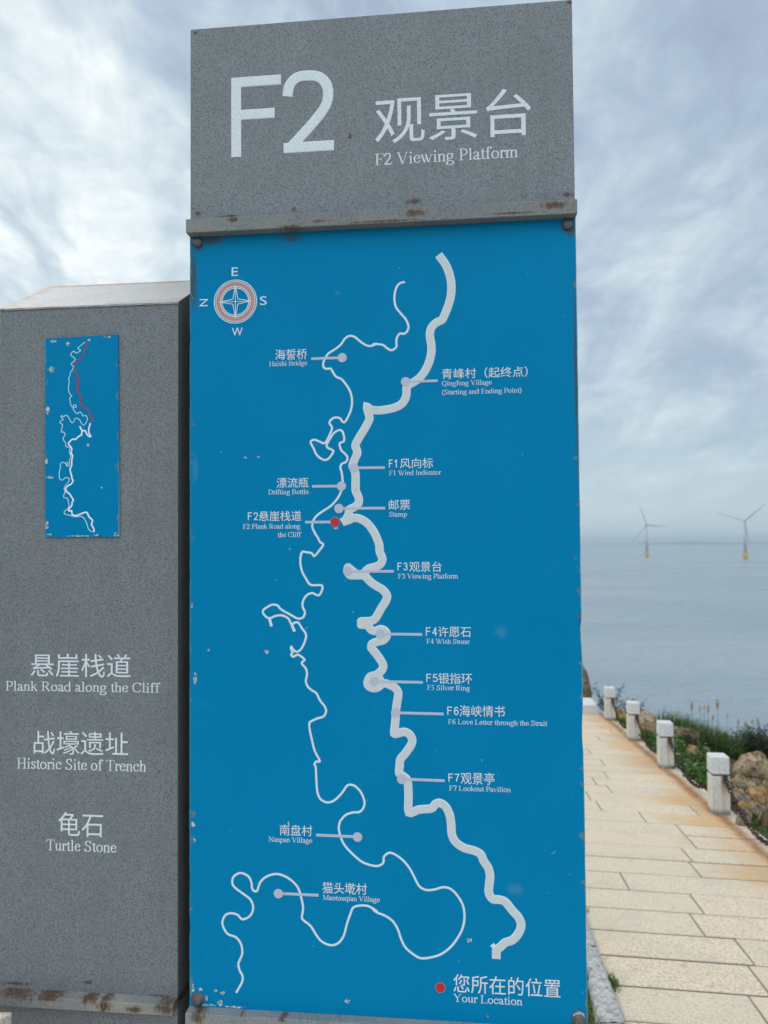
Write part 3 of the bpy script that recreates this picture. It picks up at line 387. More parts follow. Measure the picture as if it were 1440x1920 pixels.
GL = {
 '(': [C((290, 660), (170, 520), (110, 330), (110, 160), (170, -20), (290, -160))], ')': [C((40, 660), (160, 520), (220, 330), (220, 160), (160, -20), (40, -160))],
 'B': [stem(150, 0, 645), s(110, 645), s(110, 17), bowl(150, 345, 645, 510), bowl(150, 17, 345, 570)],
 'C': [C((600, 480), (560, 580), (460, 645), (350, 645), (200, 600), (95, 470), (85, 300), (130, 130), (240, 40), (360, 17), (490, 45), (620, 150)), t(605, 460, 605, 660)],
 'D': [stem(150, 0, 645), s(110, 645), s(110, 17), bowl(150, 17, 645, 640)],
 'E': [stem(150, 0, 645), ('w', [(20, 645), (530, 645)], SF), ('w', [(20, 17), (570, 17)], SF), t(150, 340, 400, 340), t(400, 260, 400, 420), t(520, 645, 535, 510), t(560, 17, 590, 160)],
 'F': [stem(150, 0, 645), ('w', [(20, 645), (520, 645)], SF), s(155, 17, 130), t(150, 340, 390, 340), t(395, 260, 395, 420), t(515, 645, 530, 510)],
 'H': [stem(150, 0, 645), stem(570, 0, 645), s(150, 645, 130), s(150, 17, 130), s(570, 645, 130), s(570, 17, 130), t(150, 335, 570, 335)],
 'I': [stem(166, 0, 645), s(166, 645, 140), s(166, 17, 140)],
 'L': [stem(150, 0, 645), s(155, 645, 135), ('w', [(20, 17), (570, 17)], SF), t(560, 17, 592, 170)],
 'M': [t(140, 20, 140, 640), stem(740, 0, 645), T(150, 650, 430, 20), t(440, 10, 735, 650), s(100, 645, 90), s(780, 645, 90), s(135, 17, 110), s(745, 17, 125)],
 'N': [t(135, 20, 135, 640), t(610, 10, 610, 640), T(120, 650, 600, 10), s(80, 645, 80), s(610, 645, 100), s(135, 17, 110)],
 'P': [stem(150, 0, 645), s(110, 645), s(155, 17, 135), bowl(150, 290, 645, 500)],
 'Q': [oval(360, 331, 285, 316), C((350, 15), (430, -60), (540, -130), (680, -150))],
 'R': [stem(150, 0, 645), s(110, 645), s(155, 17, 130), bowl(150, 320, 645, 490), T(320, 310, 570, 15), s(585, 17, 75)],
 'S': [C((450, 500), (420, 600), (285, 650), (160, 615), (105, 520), (150, 420), (290, 345), (420, 260), (450, 160), (390, 50), (260, 10), (130, 45), (55, 170)), t(460, 490, 460, 660), t(48, 0, 48, 190)],
 'T': [stem(305, 0, 645), ('w', [(25, 645), (585, 645)], SF), s(305, 17, 135), t(35, 645, 22, 500), t(575, 645, 588, 500)],
 'V': [T(120, 650, 380, 0), t(380, 0, 610, 650), s(120, 645, 110), s(615, 645, 95)],
 'W': [T(100, 650, 310, 0), t(310, 0, 480, 520), T(400, 650, 640, 0), t(640, 0, 840, 650), s(110, 645, 105), s(400, 645, 100), s(850, 645, 85)],
 'Y': [T(120, 650, 365, 300), t(600, 650, 365, 300), stem(362, 0, 310), s(120, 645, 105), s(610, 645, 90), s(362, 17, 130)],
 '1': [stem(255, 0, 660), t(120, 590, 260, 665), s(255, 14, 130)],
 '2': [C((50, 480), (80, 590), (190, 655), (320, 620), (375, 500), (330, 360), (210, 200), (60, 40)), ('w', [(45, 38), (440, 38)], 78), t(435, 40, 475, 150)],
 '3': [C((55, 510), (100, 610), (210, 655), (330, 610), (365, 510), (320, 410), (210, 350)), C((210, 350), (330, 320), (410, 220), (370, 80), (250, 15), (130, 15), (50, 60))],
 '4': [stem(335, 0, 660), t(330, 650, 30, 200), ('w', [(20, 190), (470, 190)], 60)],
 '5': [('w', [(160, 625), (420, 625)], 72), t(165, 630, 90, 400), C((90, 400), (230, 380), (350, 300), (370, 170), (290, 50), (150, 10), (40, 40))],
 '6': [C((440, 660), (290, 590), (150, 440), (100, 270), (110, 130), (180, 30), (260, 15), (370, 70), (410, 200), (370, 330), (260, 390), (150, 350), (105, 270))],
 '7': [('w', [(40, 625), (440, 625)], 74), t(45, 620, 25, 500), C((440, 625), (380, 450), (300, 230), (230, 0))],
 'a': [C((75, 340), (100, 415), (190, 440), (280, 410), (305, 320)), stem(305, 70, 330), C((300, 70), (330, 15), (390, 15), (440, 55)), C((305, 265), (180, 220), (85, 160), (65, 90), (110, 30), (190, 25), (305, 100))],
 'b': [stem(110, 20, 670), s(70, 660, 60), oval(265, 222, 190, 214, -165, 165)],
 'c': [C((390, 340), (350, 415), (260, 440), (150, 400), (75, 300), (70, 190), (130, 70), (230, 25), (330, 50), (410, 130)), dot(370, 345)],
 'd': [stem(385, 10, 670), s(345, 660, 60), s(430, 22, 55), oval(230, 222, 190, 214, 20, 340)],
 'e': [t(75, 265, 390, 265), C((392, 270), (360, 390), (260, 440), (150, 405), (78, 300), (70, 190), (125, 75), (235, 25), (330, 50), (415, 140))],
 'f': [stem(155, 0, 520), C((155, 500), (170, 620), (250, 665), (340, 620)), s(160, 432, 140), s(160, 14, 125), dot(335, 615)],
 'g': [oval(230, 285, 150, 148), C((150, 160), (90, 100), (120, 45), (250, 20), (400, -10), (430, -90), (360, -180), (210, -205), (80, -170), (50, -90), (130, -10)), ('w', [(330, 400), (470, 400)], 44)],
 'h': [stem(115, 0, 670), s(75, 660, 60), s(115, 14, 105), C((125, 340), (210, 410), (300, 430), (370, 380), (385, 290)), stem(385, 0, 310), s(385, 14, 105)],
 'i': [stem(140, 0, 440), s(95, 425, 65), s(140, 14, 115), dot(140, 610)],
 'k': [stem(115, 0, 670), s(75, 660, 60), s(115, 14, 105), t(140, 220, 370, 430), T(220, 290, 430, 15), s(385, 436, 80), s(430, 14, 75)],
 'l': [stem(138, 0, 670), s(95, 660, 65), s(138, 14, 115)],
 'm': [stem(115, 0, 440), s(75, 425, 60), s(115, 14, 100), C((125, 340), (200, 410), (280, 430), (345, 380), (360, 290)), stem(360, 0, 310), s(370, 14, 100), C((370, 340), (450, 410), (540, 430), (620, 380), (635, 290)), stem(635, 0, 310), s(640, 14, 105)],
 'n': [stem(115, 0, 440), s(75, 425, 60), s(115, 14, 105), C((125, 340), (210, 410), (300, 430), (370, 380), (385, 290)), stem(385, 0, 310), s(385, 14, 105)],
 'o': [oval(250, 222, 185, 210)],
 'p': [stem(110, -200, 440), s(70, 425, 60), s(110, -200, 105), oval(265, 222, 190, 214, -165, 165)],
 'q': [stem(390, -200, 450), s(390, -200, 105), oval(230, 222, 190, 214, 20, 340)],
 'r': [stem(115, 0, 440), s(75, 425, 60), s(120, 14, 115), C((125, 320), (180, 410), (260, 430), (310, 400)), dot(300, 385)],
 's': [C((320, 330), (290, 410), (200, 438), (110, 400), (95, 330), (150, 270), (250, 215), (320, 140), (300, 60), (200, 20), (110, 45), (55, 130))],
 't': [stem(135, 80, 560), C((135, 90), (160, 25), (220, 15), (270, 60)), s(145, 432, 125)],
 'u': [stem(115, 130, 440), s(75, 430, 60), C((115, 140), (140, 50), (220, 25), (310, 60), (375, 120)), stem(385, 10, 440), s(345, 430, 60), s(430, 20, 55)],
 'v': [T(80, 440, 250, 0), t(250, 0, 420, 440), s(85, 436, 75), s(420, 436, 68)],
 'w': [T(80, 440, 230, 0), t(230, 0, 350, 380), T(310, 440, 480, 0), t(480, 0, 640, 440), s(85, 436, 75), s(310, 436, 70), s(640, 436, 68)],
 'y': [T(80, 440, 255, 0), C((420, 440), (340, 220), (255, 0), (180, -150), (110, -200), (40, -180)), s(85, 436, 75), s(420, 436, 68), dot(55, -170)],
}
def glyph_strokes(ch):
    for kind, pts, wv in GL.get(ch, []):
        if kind == 'w': yield pts, [wv] * len(pts)
        else:
            p = pts if wv == 1 else smooth_path(pts, 4)
            ws = []
            for i in range(len(p)):
                a, b = p[max(i - 1, 0)], p[min(i + 1, len(p) - 1)]; dx, dy = b[0] - a[0], b[1] - a[1]
                ws.append(TN + (TK - TN) * abs(dy) / (math.hypot(dx, dy) or 1) ** 1.0)
            yield p, ws
def ribbon(mb, pts, ws, fn, h, crown, mi=0):
    """a low, slightly crowned paint stroke; fn(u, v, height) gives the surface point"""
    n = len(pts); vs = []; fs = []
    for i in range(n):
        a, b = pts[max(i - 1, 0)], pts[min(i + 1, n - 1)]; p = pts[i]
        d1 = Vector((p[0] - a[0], p[1] - a[1])); d2 = Vector((b[0] - p[0], b[1] - p[1]))
        if d1.length < 1e-9: d1 = d2
        if d2.length < 1e-9: d2 = d1
        d1.normalize(); d2.normalize(); d = d1 + d2
        if d.length < .2: d = d2
        d.normalize(); nx, ny = -d.y, d.x; k = 1 / max(.55, abs(d.dot(d1)))
        hw = (ws[i] if hasattr(ws, '__len__') else ws) / 2 * k
        for q, hh in ((-1, 0), (-.86, h), (0, h + crown), (.86, h), (1, 0)): vs.append(fn(p[0] + nx * hw * q, p[1] + ny * hw * q, hh))
    for i in range(n - 1):
        for q in range(4): fs.append((i * 5 + q, (i + 1) * 5 + q, (i + 1) * 5 + q + 1, i * 5 + q + 1))
    mb.add(vs, fs, mi)
def english(mb, text, u0, u1, vb, cap, fn, mi=0):
    tot = sum(ADV[c] for c in text); x = u0; sx = (u1 - u0) / tot; sy = cap / 662; k = 0
    for ch in text:
        for pts, ws in glyph_strokes(ch):
            k += 1; e = 1e-5 * (k % 7)
            m = len(pts)
            ribbon(mb, [(x + p[0] * sx, vb + p[1] * sy) for p in pts], [q * (sx + sy) / 2 for q in ws], fn, .00022 + e, .00006)
        x += ADV[ch] * sx
_cache = {}
def text_outline(body):
    if body in _cache: return _cache[body]
    c = bpy.data.curves.new('tmp', 'FONT'); c.body = body; c.resolution_u = 6; o = bpy.data.objects.new('tmp', c); col.objects.link(o)
    dg = bpy.context.evaluated_depsgraph_get(); ev = o.evaluated_get(dg); me = ev.to_mesh()
    v = [(p.co.x, p.co.y) for p in me.vertices]; f = [list(q.vertices) for q in me.polygons]
    ev.to_mesh_clear(); bpy.data.objects.remove(o); bpy.data.curves.remove(c); _cache[body] = (v, f); return v, f
def sans(mb, body, bx, fn, h=.00025, turn=False, bold=0.):
    v, f = text_outline(body)
    if turn: v = [(-y, x) for x, y in v]
    x0 = min(p[0] for p in v); x1 = max(p[0] for p in v); y0 = min(p[1] for p in v); y1 = max(p[1] for p in v)
    u0, u1, v0, v1 = bx
    mb.add([fn(u0 + (p[0] - x0) / (x1 - x0) * (u1 - u0), v0 + (p[1] - y0) / (y1 - y0) * (v1 - v0), h) for p in v], [tuple(q) for q in f])

# narrow single-weight letters and digits, drawn in a unit box
MONO = {'F': [('l', (0, 0), (0, 1)), ('l', (0, 1), (1, 1)), ('l', (0, .53), (.84, .53))],
 '1': [('l', (.6, 0), (.6, 1)), ('l', (.22, .76), (.6, 1))],
 '2': [('c', (0, .74), (.05, .88), (.22, .98), (.48, 1), (.76, .97), (.94, .86), (.985, .70), (.90, .54), (.66, .36), (.3, .14), (.06, .0)), ('l', (.02, 0), (1, 0))],
 '3': [('c', (.03, .8), (.15, .94), (.45, 1), (.8, .93), (.92, .77), (.8, .6), (.4, .53)), ('c', (.4, .53), (.8, .48), (1, .28), (.85, .07), (.45, 0), (.12, .06), (0, .22))],
 '4': [('l', (.75, 0), (.75, 1)), ('l', (.75, 1), (0, .28)), ('l', (0, .28), (1, .28))],
 '5': [('l', (.14, 1), (.9, 1)), ('l', (.14, 1), (.06, .52)), ('c', (.06, .52), (.3, .62), (.6, .62), (.92, .47), (1, .28), (.85, .07), (.45, 0), (.12, .06), (0, .2))],
 '6': [('c', (.9, .86), (.75, .97), (.5, 1), (.2, .86), (.02, .55), (.02, .28), (.2, .05), (.5, 0), (.85, .08), (1, .3), (.88, .52), (.55, .6), (.2, .5), (.04, .33))],
 '7': [('l', (0, 1), (1, 1)), ('c', (1, 1), (.7, .65), (.45, .3), (.38, 0))]}
def mono(mb, ch, bx, fn, wd, h=.0003):
    u0, u1, v0, v1 = bx; u0 += wd / 2; u1 -= wd / 2; v0 += wd / 2; v1 -= wd / 2
    for k, (kind, *pts) in enumerate(MONO[ch]):
        q = [(u0 + x * (u1 - u0), v0 + y * (v1 - v0)) for x, y in pts]
        if kind == 'c': q = smooth_path(q, 6)
        for e, (a, b) in ((0, (0, 1)), (-1, (-1, -2))):
            d = Vector((q[a][0] - q[b][0], q[a][1] - q[b][1])).normalized() * wd * (.49 if kind == 'l' else .12); q[e] = (q[e][0] + d.x, q[e][1] + d.y)
        ribbon(mb, q, wd, fn, h + k * 2e-5, .00004)
def line(mb, tx, bx, fn, h=.0003):
    if tx[0] in MONO:
        n = len(tx); wd = (bx[3] - bx[2]) * (.125 if n == 1 else .12); a, b = bx[0], bx[1]; g = (b - a) * .16 if n > 1 else 0; cw = ((b - a) - g * (n - 1)) / n
        for i, c in enumerate(tx): mono(mb, c, (a + i * (cw + g), a + i * (cw + g) + cw, bx[2], bx[3]), fn, wd, h)
    else: sans(mb, tx, bx, fn, h)

# ------------------------------------------------------------------ the two signs
SO = Vector((-0.30482, 1.20892, EYE)); SU = Vector((0.994472, -0.104999, 0.000973)); SV = Vector((-0.002107, -0.010691, 0.999941)); SN = Vector((-0.104983, -0.994415, -0.010853))
VB = -1.665                                                        # foot of the signs below eye level
def sign_root(name, u, n, label, cat):
    o = empty(name, (0, 0, 0), label, cat); p = SO + SU * u + SN * n + SV * VB; b = -SN
    o.matrix_world = Matrix(((SU.x, b.x, SV.x, p.x), (SU.y, b.y, SV.y, p.y), (SU.z, b.z, SV.z, p.z), (0, 0, 0, 1))); return o
UM = 0.30
def fm(n): return lambda u, v, h: (u / 1000 - UM, -(n + h), v / 1000 - VB)     # mm on the face -> local point
kw = dict(ox=UM, oz=VB)
ms = sign_root('map_sign', UM, 0, 'tall speckled grey pylon sign with a big blue trail map under the heading F2', 'map sign')
hd = speckle_paint('grey speckled header paint', RUST_HEAD, tone=1.12, rust_amt=.9, **kw); rl = speckle_paint('grey speckled rail paint', RUST_RAIL, tone=.95, dusty=.35, **kw)
lw = speckle_paint('rusting lower rail paint', RUST_LOW, tone=1.15, dusty=.45, **kw); bodyp = speckle_paint('grey speckled body paint', tone=.95)
def plate(name, u0, u1, n0, n1, v0, v1, mat, parent, um=UM, r=.0012):
    mb = MB(); mb.bevel_box(u0 - um, u1 - um, -n1, -n0, v0 - VB, v1 - VB, r); return mb.build(name, mat, parent)
header = plate('header_panel', 0, .600, -.20, 0, .510, .8262, hd, ms)
plate('upper_rail', .0003, .6003, -.19, .021, .4876, .5095, rl, ms)
plate('lower_rail', .0, .600, -.19, .021, -.7275, -.7085, lw, ms)
plate('body', .001, .599, -.20, -.0015, -1.60, .4870, bodyp, ms)
plate('plinth', -.02, .62, -.22, .02, VB - .06, -1.60, bodyp, ms)
blue = blue_panel('blue sign vinyl', CHIPS, SCUFF, GRIME, edges=((0.0006 - UM, 1), (.5996 - UM, -1)), **kw)
# the panel is a thin sheet with a slightly nicked outline
mb = MB(); rr = random.Random(3); outl = []
vv = [-.7083 + i * (.4874 + .7083) / 60 for i in range(61)]
Lx = [.0006 + max(0, rr.gauss(0, .0004)) for _ in vv]; Rx = [.6002 - abs(rr.gauss(0, .0003)) - (.0035 * math.exp(-((v + .136) / .013) ** 2)) - (.002 * math.exp(-((v + .27) / .02) ** 2)) for v in vv]
for n in (.003, -.0005):
    for a, b2, v in zip(Lx, Rx, vv): outl += [(a - UM, -n, v - VB), (b2 - UM, -n, v - VB)]
N2 = 2 * len(vv); fs = []
for i in range(len(vv) - 1):
    a = 2 * i; fs += [(a, a + 1, a + 3, a + 2), (a, a + 2, a + 2 + N2, a + N2), (a + 1, a + 1 + N2, a + 3 + N2, a + 3)]
fs += [(0, N2, N2 + 1, 1), (N2 - 2, N2 - 1, 2 * N2 - 1, 2 * N2 - 2)]
mb.add(outl, fs); panel = mb.build('map_panel', blue, ms)
F3 = fm(.003); F0 = fm(0)
# lettering of the header
for i, nm in ((0, 'heading_letter'), (1, 'heading_number'), (2, 'heading_name')):
    mb = MB(); line(mb, *HEAD[i], F0, .0004); mb.build(nm, M['letter_speck'], header)
mb = MB(); [english(mb, tx, *bx, F0) for tx, bx in HEADE]; mb.build('subheading', M['letter_speck'], header)
# routes
sm = [smooth_path(p, 4) for p in THICK]
mb = MB(); [ribbon(mb, p, 12.6, F3, .00026 + i * 2e-5, .00004) for i, p in enumerate(sm)]
def disc(mb, c, r, fn, h, seg=36, r0=0.):
    o = [fn(c[0] + r * math.cos(2 * math.pi * i / seg), c[1] + r * math.sin(2 * math.pi * i / seg), h) for i in range(seg)]
    if r0: mb.add(o + [fn(c[0] + r0 * math.cos(2 * math.pi * i / seg), c[1] + r0 * math.sin(2 * math.pi * i / seg), h) for i in range(seg)], [(i, (i + 1) % seg, (i + 1) % seg + seg, i + seg) for i in range(seg)])
    else: mb.add(o, [tuple(range(seg))])
R5 = MARK[8][1]; TIPS = [THICK[2][0], THICK[3][0], THICK[1][-1], THICK[4][0]]
disc(mb, (R5[0] - .2, R5[1] - .4), 15.8, F3, .00034)
[disc(mb, p, 6.3, F3, .00036 + j * 1e-5) for j, p in enumerate(TIPS)]
mb.build('main_trail_edge', M['route_edge'], panel)
mb = MB(); [ribbon(mb, p, 10.8, F3, .00042 + i * 2e-5, .00004) for i, p in enumerate(sm)]; disc(mb, (R5[0] - .2, R5[1] - .4), 14.9, F3, .00047); [disc(mb, p, 5.4, F3, .00053 + j * 1e-5) for j, p in enumerate(TIPS)]; mb.build('main_trail', M['route'], panel)
mb = MB(); ribbon(mb, smooth_path(THIN, 4), 3.3, F3, .0003, .00008)
for p, wv in zip(STUBS, (4.4, 4.4, 7)): ribbon(mb, smooth_path(p, 3), wv, F3, .00042, .00008)
mb.build('road', M['route_thin'], panel)
for k, a, b2 in MARK:
    mb = MB()
    if b2: ribbon(mb, [a, b2], 4.1, F3, .0006, .00003)
    if k == 'r': disc(mb, a, 7.55, F3, .00058)
    disc(mb, a, 7.2, F3, .00068, 36)
    if k == 'r':
        o = mb.build('marker', [M['marker'], M['red']], panel); o.data.polygons[-1].material_index = 1; o['label'] = 'red location dot'
    else: mb.build('marker', M['marker'], panel)
for nm, cj, en in CAP:
    mb = MB(); [line(mb, tx, bx, F3) for tx, bx in cj]; [english(mb, tx, *bx, F3) for tx, bx in en]; mb.build('caption', M['letter'], panel)
# compass rose
cx0, cy0 = CC; mb = MB()
disc(mb, CC, 31.6, F3, .0004, 64, 24.3); ring = mb.build('compass_ring', M['pink'], panel)
mb = MB()
for r1, r0 in ((34.8, 33.4), (32.2, 31.0), (24.6, 23.2), (22.2, 20.8)): disc(mb, CC, r1, F3, .0005, 64, r0)
E1, I1 = 26.2, 3.9
star = []
for q in range(4):
    a = q * math.pi / 2 + math.pi / 2; star.append((cx0 + E1 * math.cos(a), cy0 + E1 * math.sin(a))); b3 = a + math.pi / 4; star.append((cx0 + I1 * 1.42 * math.cos(b3), cy0 + I1 * 1.42 * math.sin(b3)))
for i in range(8): ribbon(mb, [star[i], star[(i + 1) % 8]], 1.2, F3, .00055 + i * 1e-5, .00003)
ribbon(mb, [star[0], star[4]], 1.0, F3, .00066, .00003); ribbon(mb, [star[2], star[6]], 1.0, F3, .0007, .00003)
for tx, bx, tn in COMP: sans(mb, tx, bx, F3, .0003, bool(tn))
mb.build('compass_rose', M['route_thin'], panel)
# bolts
for (u, v, big) in ((.0139, .4777, 0), (.5873, .4777, 0), (.0139, -.6973, 1), (.5873, -.6985, 1)):
    mb = MB(); prof = [(.0105, 0), (.0105, .0012), (.0072, .0014), (.0072, .0055), (.006, .0068), (.003, .0073)] if big else [(.0074, 0), (.0076, .003), (.0066, .0052), (.004, .0066), (.0015, .007)]
    vs = MB(); vs.lathe(prof, seg=24, smooth=False)
    mb.add([(p[0] + u - UM, -(.003 + p[2]), p[1] + v - VB) for p in vs.v], vs.f, 0, True); mb.build('bolt', M['bolt'], ms)
# rusted bracket tying the pylon to its neighbour
mb = MB(); mb.bevel_box(-.022 - UM, .0 - UM, .05, .062, -.46 - VB, -.43 - VB, .002); mb.bevel_box(-.012 - UM, .0 - UM, .045, .07, -.485 - VB, -.465 - VB, .002)
mb.build('bracket', flat_mat('rusted bracket', (.12, .085, .065), .9, .5, 200), ms)

# low sign on the left: bevelled top, small map panel, three place names
LN = -.015; UL = -.178
ls = sign_root('direction_sign', UL, LN, 'lower speckled grey sign box with sloping top and small blue route panel', 'direction sign')
kl = dict(ox=UL, oz=VB)
lp = speckle_paint('left box speckled paint', RUST_LEFT, tone=.98, **kl)
def lroof():
    m, nt, b = material('rusting sloped top'); P = nt.node('ShaderNodeTexCoord').outputs['Object']
    n1 = nt.noise(P, 300, 2, .55); mp = nt.node('ShaderNodeMapping', None, Vector=P); mp.inputs['Scale'].default_value = (.5, 1.6, 1.6)
    n2 = nt.noise(mp.outputs[0], 38, 5, .65, .4); n3 = nt.noise(P, 14, 3)
    base = nt.ramp(n1, [(.3, (.25, .265, .28)), (.5, (.35, .37, .385)), (.7, (.44, .455, .465))])
    y = nt.node('ShaderNodeSeparateXYZ', None, i0=P).outputs[1]; x = nt.node('ShaderNodeSeparateXYZ', None, i0=P).outputs[0]
    edge = nt.math('MAXIMUM', nt.step(y, .05, .0, 0, .15), nt.math('MAXIMUM', nt.step(y, .125, .152, 0, .24), nt.step(x, -.11, -.15, 0, .2)))
    base = nt.mix(nt.step(n3, .4, .75, 0, .4), base, (.30, .27, .22)); rm = nt.step(nt.math('ADD', nt.math('ADD', n2, edge), nt.math('MULTIPLY', n3, .16)), .69, .84)
    base = nt.mix(rm, base, nt.ramp(n2, [(.35, (.12, .075, .048)), (.55, (.27, .185, .12)), (.7, (.42, .35, .28))]))
    setp(nt, b, base, .6, nt.bump(nt.math('ADD', n1, n2), .2, .001), spec=.3); return m
x0, x1 = -.330 - UL, -.0255 - UL; zt, zr, zb = .3888 - VB, .4760 - VB, -1.60 - VB; D1, D2 = .155, .31
mb = MB()
V8 = [(x0, 0, zb), (x1, 0, zb), (x1, D2, zb), (x0, D2, zb), (x0, 0, zt), (x1, 0, zt), (x1, D2, zt), (x0, D2, zt), (x0, D1, zr), (x1, D1, zr)]
mb.add(V8, [(0, 1, 5, 4), (1, 2, 6, 9, 5), (3, 0, 4, 8, 7), (2, 3, 7, 6), (0, 3, 2, 1)]); body = mb.build('body', lp, ls)
th = .003
mb = MB()
for ya, za, yb, zb2 in ((-.0015, zt - .001, D1, zr), (D2 + .0015, zt - .001, D1, zr)):
    q = [(x0 - .001, ya, za), (x1 + .001, ya, za), (x1 + .001, yb, zb2), (x0 - .001, yb, zb2)]
    mb.add(q + [(a, b4, c + th) for a, b4, c in q], [(4, 5, 6, 7), (0, 1, 5, 4), (1, 2, 6, 5), (2, 3, 7, 6), (3, 0, 4, 7)])
mb.build('sloped_top', lroof(), ls)
ll = speckle_paint('left rail paint', RUST_LRAIL, tone=.95, dusty=.6, rust_amt=.95, **kl)
mb = MB(); mb.bevel_box(x0, x1, -.021, .30, -.7243 - VB, -.7075 - VB, .0015); mb.build('lower_rail', ll, ls)
mb = MB(); mb.bevel_box(x0 - .02, x1 + .0, -.02, .33, -.06, .062, .003); mb.build('plinth', bodyp, ls)
def fl(n): return lambda u, v, h: (u / 1000 - UL, -(n - LN + h), v / 1000 - VB)
FB = fl(LN); FP = fl(-.012)
sp_m = blue_panel('small blue panel vinyl', SCHIPS, edges=((-.2495 - UL, 1), (-.1225 - UL, -1)), **kl)
mb = MB(); q = [(-250.3, 338.2), (-125.0, 341.0), (-121.5, 13.8), (-246.6, 14.2)]
a = [FP(u, v, 0) for u, v in q]; b5 = [FB(u, v, .0002) for u, v in q]
mb.add(a + b5, [(0, 3, 2, 1), (0, 1, 5, 4), (1, 2, 6, 5), (2, 3, 7, 6), (3, 0, 4, 7)]); sp = mb.build('small_map_panel', sp_m, ls)
mb = MB(); ribbon(mb, smooth_path(STHIN, 3), 1.5, FP, .00025, .00004); mb.build('road', M['sky_line'], sp)
mb = MB(); [ribbon(mb, smooth_path(p, 3), 2.5, FP, .0003 + i * 5e-5, .00005) for i, p in enumerate(STHICK)]; mb.build('trail', M['white_line'], sp)
mb = MB(); ribbon(mb, smooth_path(SRED, 3), 2.2, FP, .0004, .00005); mb.build('red_trail', M['route_red'], sp)
for nm, cj, en in LEFT:
    mb = MB(); [sans(mb, tx, bx, FB, .0003) for tx, bx in cj]; [english(mb, tx, *bx, FB) for tx, bx in en]; mb.build('place_name', M['letter_speck'], body)

# ------------------------------------------------------------------ path frame and ground
PA = math.atan(.1065); PD = Vector((math.sin(PA), math.cos(PA), 0)); PE = Vector((math.cos(PA), -math.sin(PA), 0)); P0 = Vector((1.815, 0, 0))
def st(x, y): d = Vector((x, y, 0)) - P0; return d.dot(PE), d.dot(PD)          # across, along
def slope_s(s): return s if s > .6 else (.6 - .3 * (1 - math.exp((s - .6) / .3)) if s > -2 else .3)
def path_z(t, s): return EYE - 1.575 - .07 * slope_s(s) - .03 * max(min(t, .3), -3)
TL, TR, S1 = -1.262, .135, 10.53
def nz(x, y, f, o=0): return mnoise.noise(Vector((x * f, y * f, o)))
def ground_z(x, y):
    t, s = st(x, y); z = path_z(t, s)
    dr = max(t - TR, 0); df = max(s - 11.2, 0); d = math.hypot(dr, df * 1.15)
    if t < TR and s < 11.2: return z - .03
    z -= min(d / .12, 1) * .10 + .30 * min(d, 2.9) + .03 * nz(x, y, 1.3) * min(d, 1) + .035 * nz(x, y, 3.7, 4) * min(d * 2, 1)
    e = max(0, d - 2.9)
    if e: z -= 1.25 * e + .25 * min(e, 4) * nz(x, y, .5, 7)
    return max(z, -52)
def at(px, py):      # where the sight line through a photo point meets the ground: a spot on the terrain
    d = _fw * 1442 + _rt * (px - 720) - _up * (py - 960); d /= d.y; y = 1.5
    while y < 60:
        p = Vector((d.x * y, y, EYE + d.z * y))
        if p.z <= ground_z(p.x, p.y): return Vector((p.x, p.y, ground_z(p.x, p.y)))
        y += .02
    return Vector((d.x * 14, 14, ground_z(d.x * 14, 14)))
def axis(lo, hi, a, b, fine, coarse):
    v = []; x = lo
    while x < hi: v.append(x); x += fine if a <= x <= b else coarse
    return v + [hi]
xs = axis(-70, 75, -3, 9, .2, 2.5); ys = axis(-60, 90, -2, 17, .2, 2.5)
mb = MB(); mb.add([(x, y, ground_z(x, y) - (.09 if TL - .1 < st(x, y)[0] < TR - .02 and -3.0 < st(x, y)[1] < S1 + 1.6 else 0)) for y in ys for x in xs],
    [(j * len(xs) + i, j * len(xs) + i + 1, (j + 1) * len(xs) + i + 1, (j + 1) * len(xs) + i) for j in range(len(ys) - 1) for i in range(len(xs) - 1)], 0, True)
tag(mb.build('terrain', M['soil']), kind='structure')

def pathpt(t, s, dz=0, skew=-.017):
    p = P0 + PD * (s - t * skew) + PE * t; return Vector((p.x, p.y, path_z(t, s) + dz))
# paving: rows of long slabs laid across the path, plus an unseen paved forecourt before the signs, added for bounce light
rr = random.Random(11); mb = MB(); s = -2.996; ROW = .262
loc = Vector((1.99, 0, 0))
def slab(mb, t0, t1, s0, s1):
    g = .0052; ti = rr.random(); tilt = rr.gauss(0, .0012); q = []
    for dz in (0, -.07):
        for t, ss in ((t0 + g, s0 + g), (t1 - g, s0 + g), (t1 - g, s1 - g), (t0 + g, s1 - g)):
            p = pathpt(t, ss, dz + tilt * (1 if ss == s1 - g else -1)); tt, s2 = st(p.x, p.y); q.append((tt, s2, p.z))
    # softened arris: a narrow sloping rim round the top
    c = [sum(v[i] for v in q[:4]) / 4 for i in range(3)]; e = .004
    top = []
    for v in q[:4]: top.append((v[0] + (e if v[0] < c[0] else -e), v[1] + (e if v[1] < c[1] else -e), v[2]))
    rim = [(v[0], v[1], v[2] - .003) for v in q[:4]]
    mb.add(top + rim, [(0, 1, 2, 3)] + [(i, i + 4, (i + 1) % 4 + 4, (i + 1) % 4) for i in range(4)], 0, False, ti)
    mb.add(rim + q[4:], [(i, i + 4, (i + 1) % 4 + 4, (i + 1) % 4) for i in range(4)], 1, False, ti)
while s < S1:
    left = TL if s > 1.0 else -4.2
    t = left - rr.uniform(0, .5); 
    while t < TR:
        L = rr.uniform(.62, .98); a, b = max(t, left), min(t + L, TR)
        if TR - b < .22: b = TR; L = 99
        if b - a > .05: slab(mb, a, b, s, s + ROW)
        t += L
    s += ROW
jb, jt, jbs = material('joint dirt'); setp(jt, jbs, (.31, .27, .22), .95)
pv = mb.build('path', [M['paving'], jb])
ang = PA
